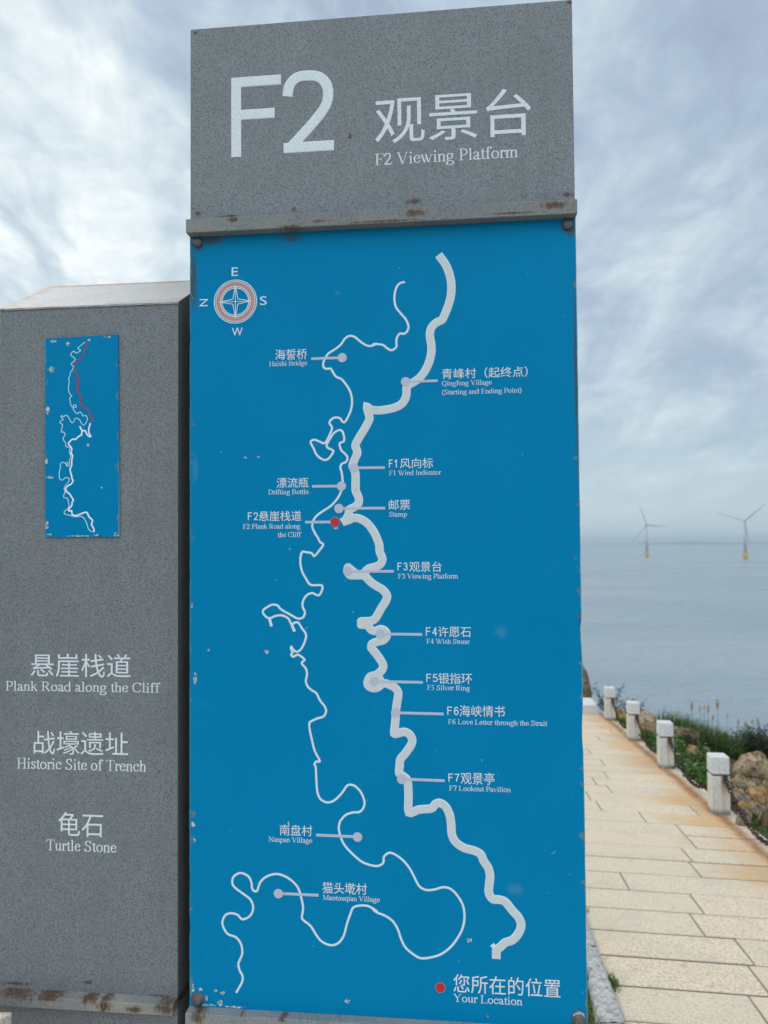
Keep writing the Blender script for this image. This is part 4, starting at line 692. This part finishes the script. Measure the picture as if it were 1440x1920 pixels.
pv.matrix_world = Matrix(((PE.x, PD.x, 0, P0.x), (PE.y, PD.y, 0, P0.y), (0, 0, 1, 0), (0, 0, 0, 1)))
tag(pv, kind='structure')
mb = MB(); n = 40; vs = []
for i in range(n + 1):
    ss = -3.0 + (S1 + 3.0) * i / n
    for t in (TL if ss > 1.2 else -4.2, TR - .004): vs.append(pathpt(t, ss, -.0065))
mb.add(vs, [(2 * i, 2 * i + 1, 2 * i + 3, 2 * i + 2) for i in range(n)]); tag(mb.build('path_bed', jb), kind='structure')
# rough kerb stones along the grass
mb = MB(); s = 1.0; rr = random.Random(5)
while s < 9.8:
    L = rr.uniform(.42, .62); bm = bmesh.new(); bmesh.ops.create_grid(bm, x_segments=24, y_segments=8, size=.5)
    vs = []
    for j in range(11):
        for i in range(25):
            u = i / 24; side = (-.02, -.004, -.002, .003, .018, .036, .052, .066, .0705, .071, .071)[j] + (.028 * (nz(s + u * L, 3.3, 9) + .8 * nz(s + u * L, 9.3, 34)) if j < 4 else 0); zz = (-.06, -.02, .024, .037, .0395, .040, .040, .0385, .033, -.02, -.06)[j]
            endf = min(u, 1 - u) * L; zz -= .012 * math.exp(-(endf / .008) ** 2) if j in range(2, 9) else 0
            p = pathpt(TL - .073 + side, s + .004 + u * (L - .008)); k = .006 if 1 < j < 9 else 0
            vs.append((p.x + k * nz(p.x, p.y, 40, j), p.y, p.z + zz + k * nz(p.x, p.y, 55, j + 3) + k * .8 * nz(p.x, p.y, 18, 2)))
    bm.free(); mb.add(vs, [(j * 25 + i, j * 25 + i + 1, (j + 1) * 25 + i + 1, (j + 1) * 25 + i) for j in range(10) for i in range(24)], 0, True); s += L
tag(mb.build('kerb', M['kerb']), kind='structure')
# raised white landing where the path turns at its far end
mb = MB()
def prism(mb, pts, z0, z1, r=.012):
    bm = bmesh.new(); lo = [bm.verts.new((x, y, z0)) for x, y in pts]; bm.faces.new(lo)
    g = bmesh.ops.extrude_face_region(bm, geom=bm.faces[:]); bmesh.ops.translate(bm, vec=(0, 0, z1 - z0), verts=[v for v in g['geom'] if isinstance(v, bmesh.types.BMVert)])
    bmesh.ops.recalc_face_normals(bm, faces=bm.faces[:]); bmesh.ops.bevel(bm, geom=bm.edges[:], offset=r, segments=2, profile=.5, affect='EDGES'); mb.bm(bm)
z = path_z(-.3, S1)
for a, b in ((-1.9, -.98), (-.975, -.06)):
    q = [pathpt(a, S1 + .02), pathpt(b, S1 + .02), pathpt(b - .0, S1 + .50 + (b < -.5) * .3), pathpt(a, S1 + .80 + (a < -1) * .3)]
    prism(mb, [(p.x, p.y) for p in q], z - .25, z + .115)
tag(mb.build('landing_step', M['landing']), kind='structure')

# ------------------------------------------------------------------ bollards and chains
BW, BH, GR = .0625, .425, .290
def bollard(s, label):
    p = pathpt(.018, s, 0, 0); o = empty('stone_bollard', (p.x, p.y, p.z - .004), label, 'bollard', 'stone bollards along the path edge'); o.rotation_euler.z = -PA; return o
BS = (4.30, 5.75, 7.28, 8.665, 10.08)
BL = ('stone bollard at the near end of the chain, beyond the right edge of the view', 'largest and nearest white stone bollard in view, in front of the tan boulder',
      'second white stone bollard along the path, chain sagging beyond it over green weeds', 'third white stone bollard along the path, beside a tan boulder behind its chain', 'farthest and smallest white stone bollard, beside the raised white landing')
bm_mesh = None; bolls = []
for i, (s_, lb) in enumerate(zip(BS, BL)):
    o = bollard(s_, lb); bolls.append(o)
    if bm_mesh is None:
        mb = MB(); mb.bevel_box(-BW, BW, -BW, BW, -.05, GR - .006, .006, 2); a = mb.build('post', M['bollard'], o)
        mb = MB(); mb.bevel_box(-BW - .001, BW + .001, -BW - .001, BW + .001, GR + .006, BH, .011, 3); b = mb.build('cap', M['bollard_cap'], o)
        mb = MB(); mb.box(-BW + .006, BW - .006, -BW + .006, BW - .006, GR - .012, GR + .012); c = mb.build('groove', flat_mat('dark groove', (.12, .11, .10), .9, .3, 60), o)
        mb = MB(); mb.tube([(.028 + .011 * math.cos(q * .6283), -BW - .004, GR - .012 + .013 * math.sin(q * .6283)) for q in range(11)], .0038, 6, False); mb.tube([(.028, -BW + .01, GR), (.028, -BW - .006, GR)], .005, 6); d = mb.build('ring', M['chain'], o)
        bm_mesh = (a, b, c, d)
    else:
        for k in bm_mesh:
            q = k.copy(); col.objects.link(q); q.parent = o
def chain(a, b, label):
    A = pathpt(.046, a + BW + .012, GR - .03, 0); B = pathpt(.046, b - BW - .012, GR - .03, 0); n = 34; mb = MB()
    pts = [A.lerp(B, i / n) - Vector((0, 0, .225 * 4 * (i / n) * (1 - i / n))) for i in range(n + 1)]
    for i in range(n):
        p, q = pts[i], pts[i + 1]; d = (q - p); L = d.length * .72; d.normalize(); side = Vector((PE.x, PE.y, 0)); upv = side.cross(d).normalized()
        wv = side if i % 2 else upv; wv = (wv + .35 * (upv if i % 2 else side)).normalized(); c = (p + q) / 2
        ring = [c + d * (L * (.62 if abs(math.cos(t)) > .1 else .62) * math.cos(t)) + wv * (.0125 * math.sin(t)) for t in [2 * math.pi * k / 10 for k in range(10)]]
        mb.tube(ring + [ring[0], ring[1]], .0056, 6, False)
    tag(mb.build('chain', M['chain']), label, 'chain', 'rusty chains between the bollards')
CL = ('rusty chain running from the nearest bollard out of the right edge of the photo', 'rusty chain hanging between the nearest and the second bollard', 'rusty chain hanging between the second and the third bollard', 'short looking rusty chain between the two farthest bollards')
for i in range(4): chain(BS[i], BS[i + 1], CL[i])

# ------------------------------------------------------------------ rocks
def boulder(name, base, size, seed, mat, label, group=None, sub=4, rough=1.0, rz=0., cuts=15, rock='boulder'):
    rg = random.Random(seed); bm = bmesh.new(); bmesh.ops.create_icosphere(bm, subdivisions=sub, radius=1)
    pl = []
    for i in range(cuts):
        v = Vector((rg.gauss(0, 1), rg.gauss(0, 1), rg.gauss(0, .8))).normalized(); pl.append((v, rg.uniform(.55, .92)))
    for v in bm.verts:
        d = v.co.normalized(); r = 1.0
        for n_, dist in pl:
            c = d.dot(n_)
            if c > .05: r = min(r, dist / c) if r - dist / c > .04 else r - max(0, (r - dist / c)) * .9
        r *= 1 + rough * ((.13 * mnoise.noise(d * 1.9 + Vector((seed, 0, 0))) + .07 * mnoise.noise(d * 4.5 + Vector((0, seed, 0)))) + .03 * mnoise.noise(d * 12 + Vector((0, 0, seed))))
        v.co = Vector((d.x * r * size[0], d.y * r * size[1], d.z * r * size[2] + size[2] * .62))
    mb = MB(); mb.bm(bm, smooth=True); o = mb.build(name, mat, None, base); o.rotation_euler.z = rz
    tag(o, label, rock, group); return o
def px_rock(x0, x1, ytop, ybot, mat, label, seed, cat='boulder', group=None, deep=1.0, cuts=15, name='boulder', sub=4):
    p = at((x0 + x1) / 2, ybot - (ybot - ytop) * .12); k = p.y / 1442
    wd = (x1 - x0) / 2 * k; ht = (ybot - ytop) * k / 1.62
    return boulder(name, (p.x, p.y, p.z - ht * .05), (wd * 1.08, wd * deep, ht * 1.06), seed, mat, label, group, sub, rock=cat, cuts=cuts, rz=0)
px_rock(1364, 1442, 1416, 1474, M['rock_tan'], 'big pale tan boulder with a grey flank right of the nearest bollard', 21, deep=.8)
px_rock(1402, 1442, 1478, 1514, M['rock_orange'], 'rounded orange brown boulder below the big pale boulder', 5, deep=1)
px_rock(1283, 1318, 1403, 1437, M['rock_orange'], 'orange stained boulder among green weeds left of the nearest bollard', 12, deep=.9)
px_rock(1258, 1310, 1362, 1414, M['rock_brown'], 'dark brown block shaped boulder with a flat top beside the reeds', 31, deep=.7, cuts=14)
px_rock(1262, 1284, 1370, 1392, M['rock_tan'], 'pale tan rock leaning on the dark brown block right of the third bollard', 8, cat='rock', name='rock')
px_rock(1192, 1236, 1344, 1398, M['rock_tan'], 'smooth tan boulder between the third and the second farthest bollard', 17, deep=.9, cuts=6)
px_rock(1148, 1174, 1336, 1356, M['rock_orange'], 'small orange boulder behind the chain of the two farthest bollards', 44, cat='rock', name='rock')
px_rock(1306, 1334, 1399, 1416, M['rock_grey'], 'low grey rock at the foot of the reeds', 51, cat='rock', name='rock')
px_rock(1352, 1382, 1404, 1422, M['rock_grey'], 'low pale rock showing just behind the top of the nearest bollard', 58, cat='rock', name='rock')
px_rock(1430, 1475, 1440, 1480, M['rock_tan'], 'tan rock cut off by the right edge of the photo beside the big boulder', 63, cat='rock', name='rock')
px_rock(1424, 1476, 1520, 1570, M['rock_brown'], 'tall dark brown rock low at the right edge under the chain', 77, deep=.8)
px_rock(1378, 1410, 1520, 1560, M['rock_grey'], 'pale edged grey rock just right of the nearest bollard foot', 83, deep=.8)
p = at(1084, 1312); boulder('standing_rock', (2.99, 11.9, ground_z(2.99, 11.9) - .1), (.17, .22, .62), 91, M['rock_brown'], 'brown standing rock rising beyond the white landing beside the sign edge', None, 4, 1.0, 0, 7, 'boulder')
rg = random.Random(4); cnt = 0
spread = [(1376, 1478, 16, 12), (1391, 1488, 15, 17), (1386, 1468, 18, 10), (1399, 1472, 14, 9), (1420, 1466, 18, 12), (1416, 1478, 14, 14), (1384, 1500, 20, 16), (1437, 1484, 16, 16), (1440, 1466, 18, 10), (1372, 1490, 12, 14), (1410, 1520, 16, 12), (1322, 1418, 10, 7), (1246, 1392, 12, 9), (1182, 1362, 10, 8), (1432, 1530, 20, 14), (1396, 1502, 12, 11), (1364, 1462, 10, 8), (1425, 1452, 12, 8), (1380, 1482, 24, 18), (1403, 1488, 26, 16), (1424, 1492, 20, 14), (1390, 1516, 24, 20), (1412, 1506, 22, 18), (1432, 1512, 22, 20), (1398, 1530, 26, 22), (1420, 1540, 28, 22), (1440, 1556, 26, 24), (1378, 1506, 18, 20)]
for (x, y, wd, hh) in spread:
    cnt += 1
    px_rock(x - wd * .65, x + wd * .65, y - hh * 1.25, y, M[('rock_tan', 'rock_orange', 'rock_grey', 'rock_tan')[cnt % 4]], 'small loose stone in the rubble below the boulders', 100 + cnt * 7, 'rock', 'loose stones below the path', 1.0, 10, 'stone', 3)

# ------------------------------------------------------------------ plants
def blade(mb, p, h, wd, lean, ang, ti, seg=4, curl=1.0):
    d = Vector((math.cos(ang), math.sin(ang), 0)); sd = Vector((-d.y, d.x, 0)); vs = []
    tw = random.uniform(-.6, .6); sd = (sd * math.cos(tw) + d * math.sin(tw))
    for i in range(seg + 1):
        t = i / seg; q = p + Vector((0, 0, h * (t - .25 * curl * lean * t * t))) + d * (lean * h * t ** 1.8); wv = wd * (1 - t ** 1.6) * .5 + .0004
        vs += [q - sd * wv, q + sd * wv]
    mb.add(vs, [(2 * i, 2 * i + 1, 2 * i + 3, 2 * i + 2) for i in range(seg)], 0, False, ti)
def leafq(mb, p, L, wd, nrm, ang, ti):
    a = nrm.orthogonal().normalized(); b = nrm.cross(a); u = a * math.cos(ang) + b * math.sin(ang); v = nrm.cross(u)
    mb.add([p, p + u * L * .5 + v * wd * .5 + nrm * L * .08, p + u * L, p + u * L * .5 - v * wd * .5 + nrm * L * .08], [(0, 1, 2, 3)], 0, False, ti)
rg = random.Random(9); random.seed(9)
# turf between sign and kerb, and round the feet of the signs
mb = MB()
for i in range(15000):
    sx = rg.uniform(1.05, 6.5) if i % 3 else rg.uniform(1.6, 3.6); t = TL - .075 - abs(rg.gauss(0, .22)) if i % 3 else TL - .07 - rg.random() ** 1.5 * .4
    p = pathpt(t, sx); p.z = ground_z(p.x, p.y) + .0
    if nz(p.x, p.y, 5, 3) < -.42: continue
    blade(mb, p, rg.uniform(.02, .055), .0035, rg.uniform(.2, .9), rg.uniform(0, 6.283), min(1, max(0, rg.gauss(.42, .2) + .25 * nz(p.x, p.y, 3))), 2)
for s0, t0 in ((3.02, TL + .014), (3.06, TL + .008), (2.55, TL + .012), (3.75, TL + .01), (4.6, TL + .012)):
    for i in range(70 if s0 < 3.3 and s0 > 3 else 18):
        p = pathpt(t0 + abs(rg.gauss(0, .014)), s0 + rg.gauss(0, .022), -.005); blade(mb, p, rg.uniform(.015, .04), .004, rg.uniform(.3, 1), rg.uniform(0, 6.28), min(1, max(0, rg.gauss(.35, .15))), 2)
tag(mb.build('turf', M['turf']), 'short green turf strip between the sign and the rough kerb', 'grass', kind='stuff')
# reed bank in front of the sea
mb = MB(); A = [at(1296, 1403), at(1335, 1414), at(1392, 1430), at(1470, 1448)]
def along(f): f *= 3; i = min(int(f), 2); return A[i].lerp(A[i + 1], f - i)
for k in range(330):
    f = rg.random(); c = along(f); c = c + Vector((rg.uniform(-.1, .1), rg.uniform(.05, 1.15) , 0)); c.z = ground_z(c.x, c.y); hb = rg.uniform(.22, .46) * (1.05 - .35 * f)
    for i in range(22):
        p = c + Vector((rg.gauss(0, .05), rg.gauss(0, .05), -.03)); blade(mb, p, hb * rg.uniform(.5, 1.1), rg.uniform(.007, .013), abs(rg.gauss(.35, .3)), rg.uniform(0, 6.283), min(1, max(0, rg.gauss(.42, .2) + (.35 if rg.random() < .06 else 0))), 5)
tag(mb.build('reed_bank', M['reed']), 'dense dark green reed bank at the cliff edge in front of the sea', 'reeds', kind='stuff')
# feathery seed heads: one thing each
def reed_plume(px, pytop, pybase, fat, lean, label, seed):
    f = max(0., min(1., (px - 1284) / 186)); c = along(f) + Vector((0, .45, 0)); k = c.y / 1442; d = _fw * 1442 + _rt * (px - 720) - _up * (pytop - 960); d /= d.y
    x = d.x * c.y; base = Vector((x - lean * .5, c.y, ground_z(x, c.y) - .02)); top = Vector((x + lean * .3, c.y, EYE + d.z * c.y)); h = (top - base).length
    o = empty('silver_grass', base, label, 'reed plume', 'reed plumes above the bank'); rg2 = random.Random(seed)
    pl = (pybase - pytop) * k; n = 9; rel = top - base
    pts = [Vector((rel.x * (i / n) ** 1.6, rg2.gauss(0, .002), rel.z * i / n)) for i in range(n + 1)]
    mb = MB(); mb.tube(pts, [.0042 * (1 - .6 * i / n) for i in range(n + 1)], 5, tint=.35); mb.build('stem', M['dry'], o)
    mb = MB(); z0 = rel.z - pl
    for i in range(int(95 * fat)):
        t = rg2.random(); q = z0 / rel.z + (pl / rel.z) * t; p = Vector((rel.x * q ** 1.6, 0, rel.z * q)); a = rg2.uniform(0, 6.283); env = math.sin(math.pi * min(1, .12 + t * .88)) ** .7
        L = (.035 + .05 * (1 - t)) * (.5 + fat * .5); rad = .021 * fat * env * rg2.uniform(.3, 1)
        dr = Vector((math.cos(a), math.sin(a), 0)); q0 = p; q1 = p + dr * rad + Vector((0, 0, L * .7)); q2 = p + dr * rad * 1.5 + Vector((lean * .05, 0, L)); sd = dr.cross(Vector((0, 0, 1))) * .0042 * rg2.uniform(.6, 1.4)
        mb.add([q0, q1 - sd, q2, q1 + sd], [(0, 1, 2, 3)], 0, False, min(1, max(0, rg2.gauss(.5, .22))))
    mb.build('plume', M['plume'], o)
    mb = MB()
    for i in range(4):
        q = rg2.uniform(.15, .5); blade(mb, Vector((rel.x * q ** 1.6, 0, rel.z * q)), rg2.uniform(.15, .3), .007, rg2.uniform(.4, .9), rg2.uniform(0, 6.28), rg2.uniform(.3, .8))
    mb.build('leaf', M['reed'], o)
PL = [(1297, 1318, 1338, 1.05, .02, 'upright pinkish plume, leftmost of the tall clear ones above the reeds'), (1345, 1313, 1334, 1.25, .0, 'fattest and darkest plume, tallest above the reed bank'),
      (1327, 1322, 1342, .8, .03, 'thin pale plume just left of the fattest one'), (1313, 1324, 1340, .6, -.02, 'faint slender plume between the pinkish plume and the thin pale one'), (1320, 1322, 1336, .5, .02, 'wispiest plume, close beside the thin pale one'),
      (1335, 1344, 1356, .6, .05, 'short plume hanging below the fattest one'), (1270, 1336, 1352, .8, .04, 'leftmost plume, low above the dark brown block boulder'), (1264, 1345, 1358, .5, -.03, 'tiny faint plume at the far left edge of the reeds'),
      (1362, 1340, 1352, .5, .06, 'small lone plume right of the fattest one'), (1383, 1350, 1364, .8, .04, 'plume leaning over the gap left of the right hand pair'), (1397, 1354, 1372, .9, .03, 'broad leaning plume, middle of the right hand group'),
      (1409, 1350, 1362, .6, .05, 'light plume tucked right of the broad leaning one'), (1419, 1347, 1362, .9, .04, 'rightmost tan plume above the reed bank'), (1338, 1364, 1386, 1.1, .05, 'low tan plume lying across the dark reeds themselves')]
for i, q in enumerate(PL): reed_plume(*q, 300 + i)
# low leafy weeds beside the kerb
mb = MB(); fl_mb = MB()
def weeds(mb, quad, n, hmin, hmax, size, tmean):
    for i in range(n):
        a, b = rg.random(), rg.random(); P = [at(*q) for q in quad] if i == 0 else weeds.P; weeds.P = P
        p = P[0].lerp(P[1], a).lerp(P[3].lerp(P[2], a), b); p.z = ground_z(p.x, p.y); cl = .5 + .5 * nz(p.x, p.y, 4.5, 2)
        if cl < .28: continue
        hh = rg.uniform(hmin, hmax) * (.45 + cl); 
        for q in range(14):
            t = rg.random() ** .6; nr = Vector((rg.gauss(0, .6), rg.gauss(0, .6), 1)).normalized(); leafq(mb, p + Vector((rg.gauss(0, .035), rg.gauss(0, .035), hh * t)), size * rg.uniform(.6, 1.3), size * .5, nr, rg.uniform(0, 6.28), min(1, max(0, rg.gauss(tmean, .16) + .2 * (t - .5))))
weeds(mb, ((1200, 1390), (1262, 1384), (1345, 1440), (1322, 1488)), 620, .04, .17, .05, .40)
weeds(mb, ((1262, 1392), (1284, 1390), (1290, 1412), (1266, 1414)), 130, .08, .2, .055, .85)
weeds(mb, ((1340, 1480), (1372, 1460), (1440, 1560), (1440, 1600)), 60, .02, .06, .035, .3)
weeds(mb, ((1372, 1466), (1440, 1462), (1440, 1500), (1385, 1500)), 40, .02, .06, .03, .3)
weeds(mb, ((1150, 1350), (1190, 1350), (1215, 1385), (1185, 1380)), 120, .03, .10, .04, .3)
tag(mb.build('weeds', M['weed']), 'low leafy green weeds growing beside the kerb between the boulders', 'weeds', kind='stuff')
for i in range(70):
    p = at(rg.uniform(1240, 1330), rg.uniform(1405, 1470)); p.z += rg.uniform(.06, .16)
    for q in range(2): leafq(fl_mb, p + Vector((rg.gauss(0, .01), rg.gauss(0, .01), 0)), .009, .009, Vector((rg.gauss(0, .4), -.5, 1)).normalized(), rg.uniform(0, 6), .5)
tag(fl_mb.build('wild_flowers', M['flower']), 'tiny white wild flowers dotted through the weeds', 'flowers', kind='stuff')
def shrub(base, size, n, L, label, seed, spread=1.0, leafy=True, cat='shrub'):
    rg3 = random.Random(seed); o = empty('shrub', base, label, cat); mb = MB(); lb = MB()
    for i in range(n):
        a = rg3.uniform(0, 6.283); h = size[2] * rg3.uniform(.45, 1.05); r = spread * rg3.uniform(.1, 1); tip = Vector((math.cos(a) * r * size[0], math.sin(a) * r * size[1], h)); mid = tip * .5 + Vector((rg3.gauss(0, .02), rg3.gauss(0, .02), .04))
        mb.tube([Vector((0, 0, -.05)), mid, tip], [.006, .004, .0015], 4, tint=rg3.uniform(0, .4))
        for q in range(L):
            t = rg3.uniform(.3, 1.03); p = (mid * (1 - t) * 2 * t + tip * t * t) if t < 1 else tip; p = p + Vector((rg3.gauss(0, .02), rg3.gauss(0, .02), rg3.gauss(0, .02)))
            leafq(lb, p, rg3.uniform(.03, .06), .018, Vector((rg3.gauss(0, .7), rg3.gauss(0, .7), 1)).normalized(), rg3.uniform(0, 6.283), min(1, max(0, rg3.gauss(.45, .22))))
    mb.build('twigs', M['dry'], o); lb.build('foliage', M['shrub'], o)
def gp(x, y): return Vector((x, y, ground_z(x, y)))
shrub(gp(3.25, 11.3), (.26, .26, .46), 34, 14, 'sparse dark shrub right behind the farthest bollard', 1, leafy=True)
shrub(gp(3.55, 11.1), (.24, .22, .36), 34, 12, 'sparse twiggy shrub between the two farthest bollards', 2)
shrub(at(1222, 1346) + Vector((.05, .5, 0)), (.12, .12, .34), 10, 12, 'small dark upright plant left of the third bollard top', 3)
shrub(at(1425, 1440) + Vector((.1, .3, 0)), (.55, .45, .46), 130, 26, 'dark dense bush at the right edge behind the big boulder', 4)
shrub(at(1300, 1420) + Vector((0, .25, 0)), (.28, .25, .20), 40, 14, 'low dark bush between the orange boulder and the reeds', 5)
# weathered stone post whose corner shows under the left sign
o = empty('stone_post', (0, 0, 0), 'rough pale stone post, its corner showing at the bottom left of the photo', 'stone post')
p = SO + SU * -.2293 + SN * .10 + SV * -.6722; rgp = random.Random(2); zg = path_z(-2.5, .8)
bm = bmesh.new(); bmesh.ops.create_cube(bm, size=1); bmesh.ops.subdivide_edges(bm, edges=bm.edges[:], cuts=14, use_grid_fill=True)
for v in bm.verts:
    c = v.co.copy(); v.co = Vector(((c.x - .5) * .16, (c.y - .5) * .10, (c.z - .5) * (p.z - zg + .1)))
    k = .006; v.co += Vector((k * mnoise.noise(v.co * 34), k * mnoise.noise(v.co * 34 + Vector((9, 0, 0))), k * mnoise.noise(v.co * 30 + Vector((0, 9, 0)))))
mb = MB(); mb.bm(bm, smooth=True); mb.build('shaft', white_stone('weathered cream stone', (.62, .55, .46), False), o); o.location = p; o.rotation_euler.z = -.105

# ------------------------------------------------------------------ sea, turbines, far island, air
SEA = EYE - 45.0
mb = MB(); mb.add([(-24000, -3000, SEA), (24000, -3000, SEA), (24000, 30000, SEA), (-24000, 30000, SEA)], [(0, 1, 2, 3)]); tag(mb.build('sea', M['water']), kind='structure')
mb = MB(); n = 120; rg = random.Random(6); vs = []
for i in range(n + 1):
    x = 4200 + 8500 * i / n; h = 16 + 42 * math.exp(-((x - 7300) / 900) ** 2) + 26 * math.exp(-((x - 9600) / 1200) ** 2) + 9 * mnoise.noise(Vector((x * .0016, 0, 0))); h *= min(1, i / 12, (n - i) / 12)
    vs += [(x, 17500, SEA - 1), (x, 18400, SEA + h), (x, 19500, SEA - 1)]
mb.add(vs, [(3 * i + q, 3 * i + 3 + q, 3 * i + 4 + q, 3 * i + 1 + q) for i in range(n) for q in range(2)], 0, True); tag(mb.build('hills', M['hill']), kind='structure')
def turbine(px, pyb, dist, hub, blen, angs, yaw, label):
    d = _fw * 1442 + _rt * (px - 720) - _up * (pyb - 960); d /= d.y; base = Vector((d.x * dist, dist, SEA))
    o = empty('wind_turbine', base, label, 'wind turbine', 'offshore wind turbines')
    mb = MB(); mb.lathe([(4.6, 17), (3.3, hub - 2)], seg=24, smooth=True); mb.build('tower', M['turbine'], o)
    mb = MB(); mb.lathe([(4.2, -3), (4.2, 4), (7.6, 5), (7.6, 9), (5.4, 9.6), (5.4, 13), (5.0, 15), (4.9, 19)], seg=24)
    for q in range(14): a = q * 6.2832 / 14; mb.tube([(7.4 * math.cos(a), 7.4 * math.sin(a), 9), (7.4 * math.cos(a), 7.4 * math.sin(a), 13)], .25, 5)
    mb.tube([(7.4 * math.cos(q * .4488), 7.4 * math.sin(q * .4488), 13) for q in range(15)], .22, 5, False); mb.build('foundation', M['yellow'], o)
    rot = Matrix.Rotation(yaw, 3, 'Z'); top = Vector((0, 0, hub))
    mb = MB(); mb.bevel_box(-2.3, 2.3, -4, 9, -2.3, 2.3, .8); mb.v = [tuple(rot @ Vector(v) + top) for v in mb.v]; mb.build('nacelle', M['turbine'], o)
    mb = MB(); mb.tube([(0, -4, 0), (0, -5.5, 0), (0, -7.4, 0), (0, -8.4, 0)], [2.1, 2.2, 1.5, .3], 16); mb.v = [tuple(rot @ Vector(v) + top) for v in mb.v]; mb.build('hub', M['turbine'], o)
    for a in angs:
        mb = MB(); vs = []; N = 14
        for i in range(N + 1):
            t = i / N; r = 1.5 + t * blen; ch = 2.4 + 2.6 * math.sin(min(1, t / .22) * math.pi / 2) if t < .22 else 5.0 - 4.2 * (t - .22) / .78; th2 = 1.9 - 1.7 * t
            tw = .35 * (1 - t)
            for cxx, cyy in ((-.35, 0), (-.1, -.5), (.35, -.2), (.65, 0), (.35, .15), (-.1, .45)):
                x = cxx * ch; y = cyy * th2; vs.append(Vector((x * math.cos(tw) - y * math.sin(tw), x * math.sin(tw) + y * math.cos(tw) - 6.2, r)))
        A2 = Matrix.Rotation(a, 3, 'Y'); mb.add([tuple(rot @ (A2 @ v) + top) for v in vs], [(i * 6 + q, i * 6 + (q + 1) % 6, i * 6 + 6 + (q + 1) % 6, i * 6 + 6 + q) for i in range(N) for q in range(6)] + [tuple(range(6)), tuple(N * 6 + q for q in range(6))], 0, True); mb.build('blade', M['turbine'], o)
# blade angles are clockwise from straight up as seen from the shore
turbine(1213, 1049, 2350, 100, 70, [R(-19), R(97), R(218)], R(-12), 'farther white wind turbine, the left one, with one blade pointing nearly level to the right')
turbine(1398, 1050, 2000, 101, 69, [R(-72), R(50), R(169)], R(-32), 'nearer white wind turbine at the right edge, two blades spread upward like a V')
hz = bpy.data.materials.new('sea air'); hz.use_nodes = True; t_ = hz.node_tree; t_.nodes.remove(t_.nodes['Principled BSDF'])
pv_ = t_.nodes.new('ShaderNodeVolumePrincipled'); pv_.inputs['Color'].default_value = (.74, .88, 1.0, 1); pv_.inputs['Density'].default_value = 7.5e-5; pv_.inputs['Anisotropy'].default_value = .25
t_.links.new(pv_.outputs[0], t_.nodes['Material Output'].inputs['Volume'])
mb = MB(); mb.box(-26000, 26000, -5000, 32000, SEA - 9, SEA + 185); tag(mb.build('haze', hz), kind='stuff')
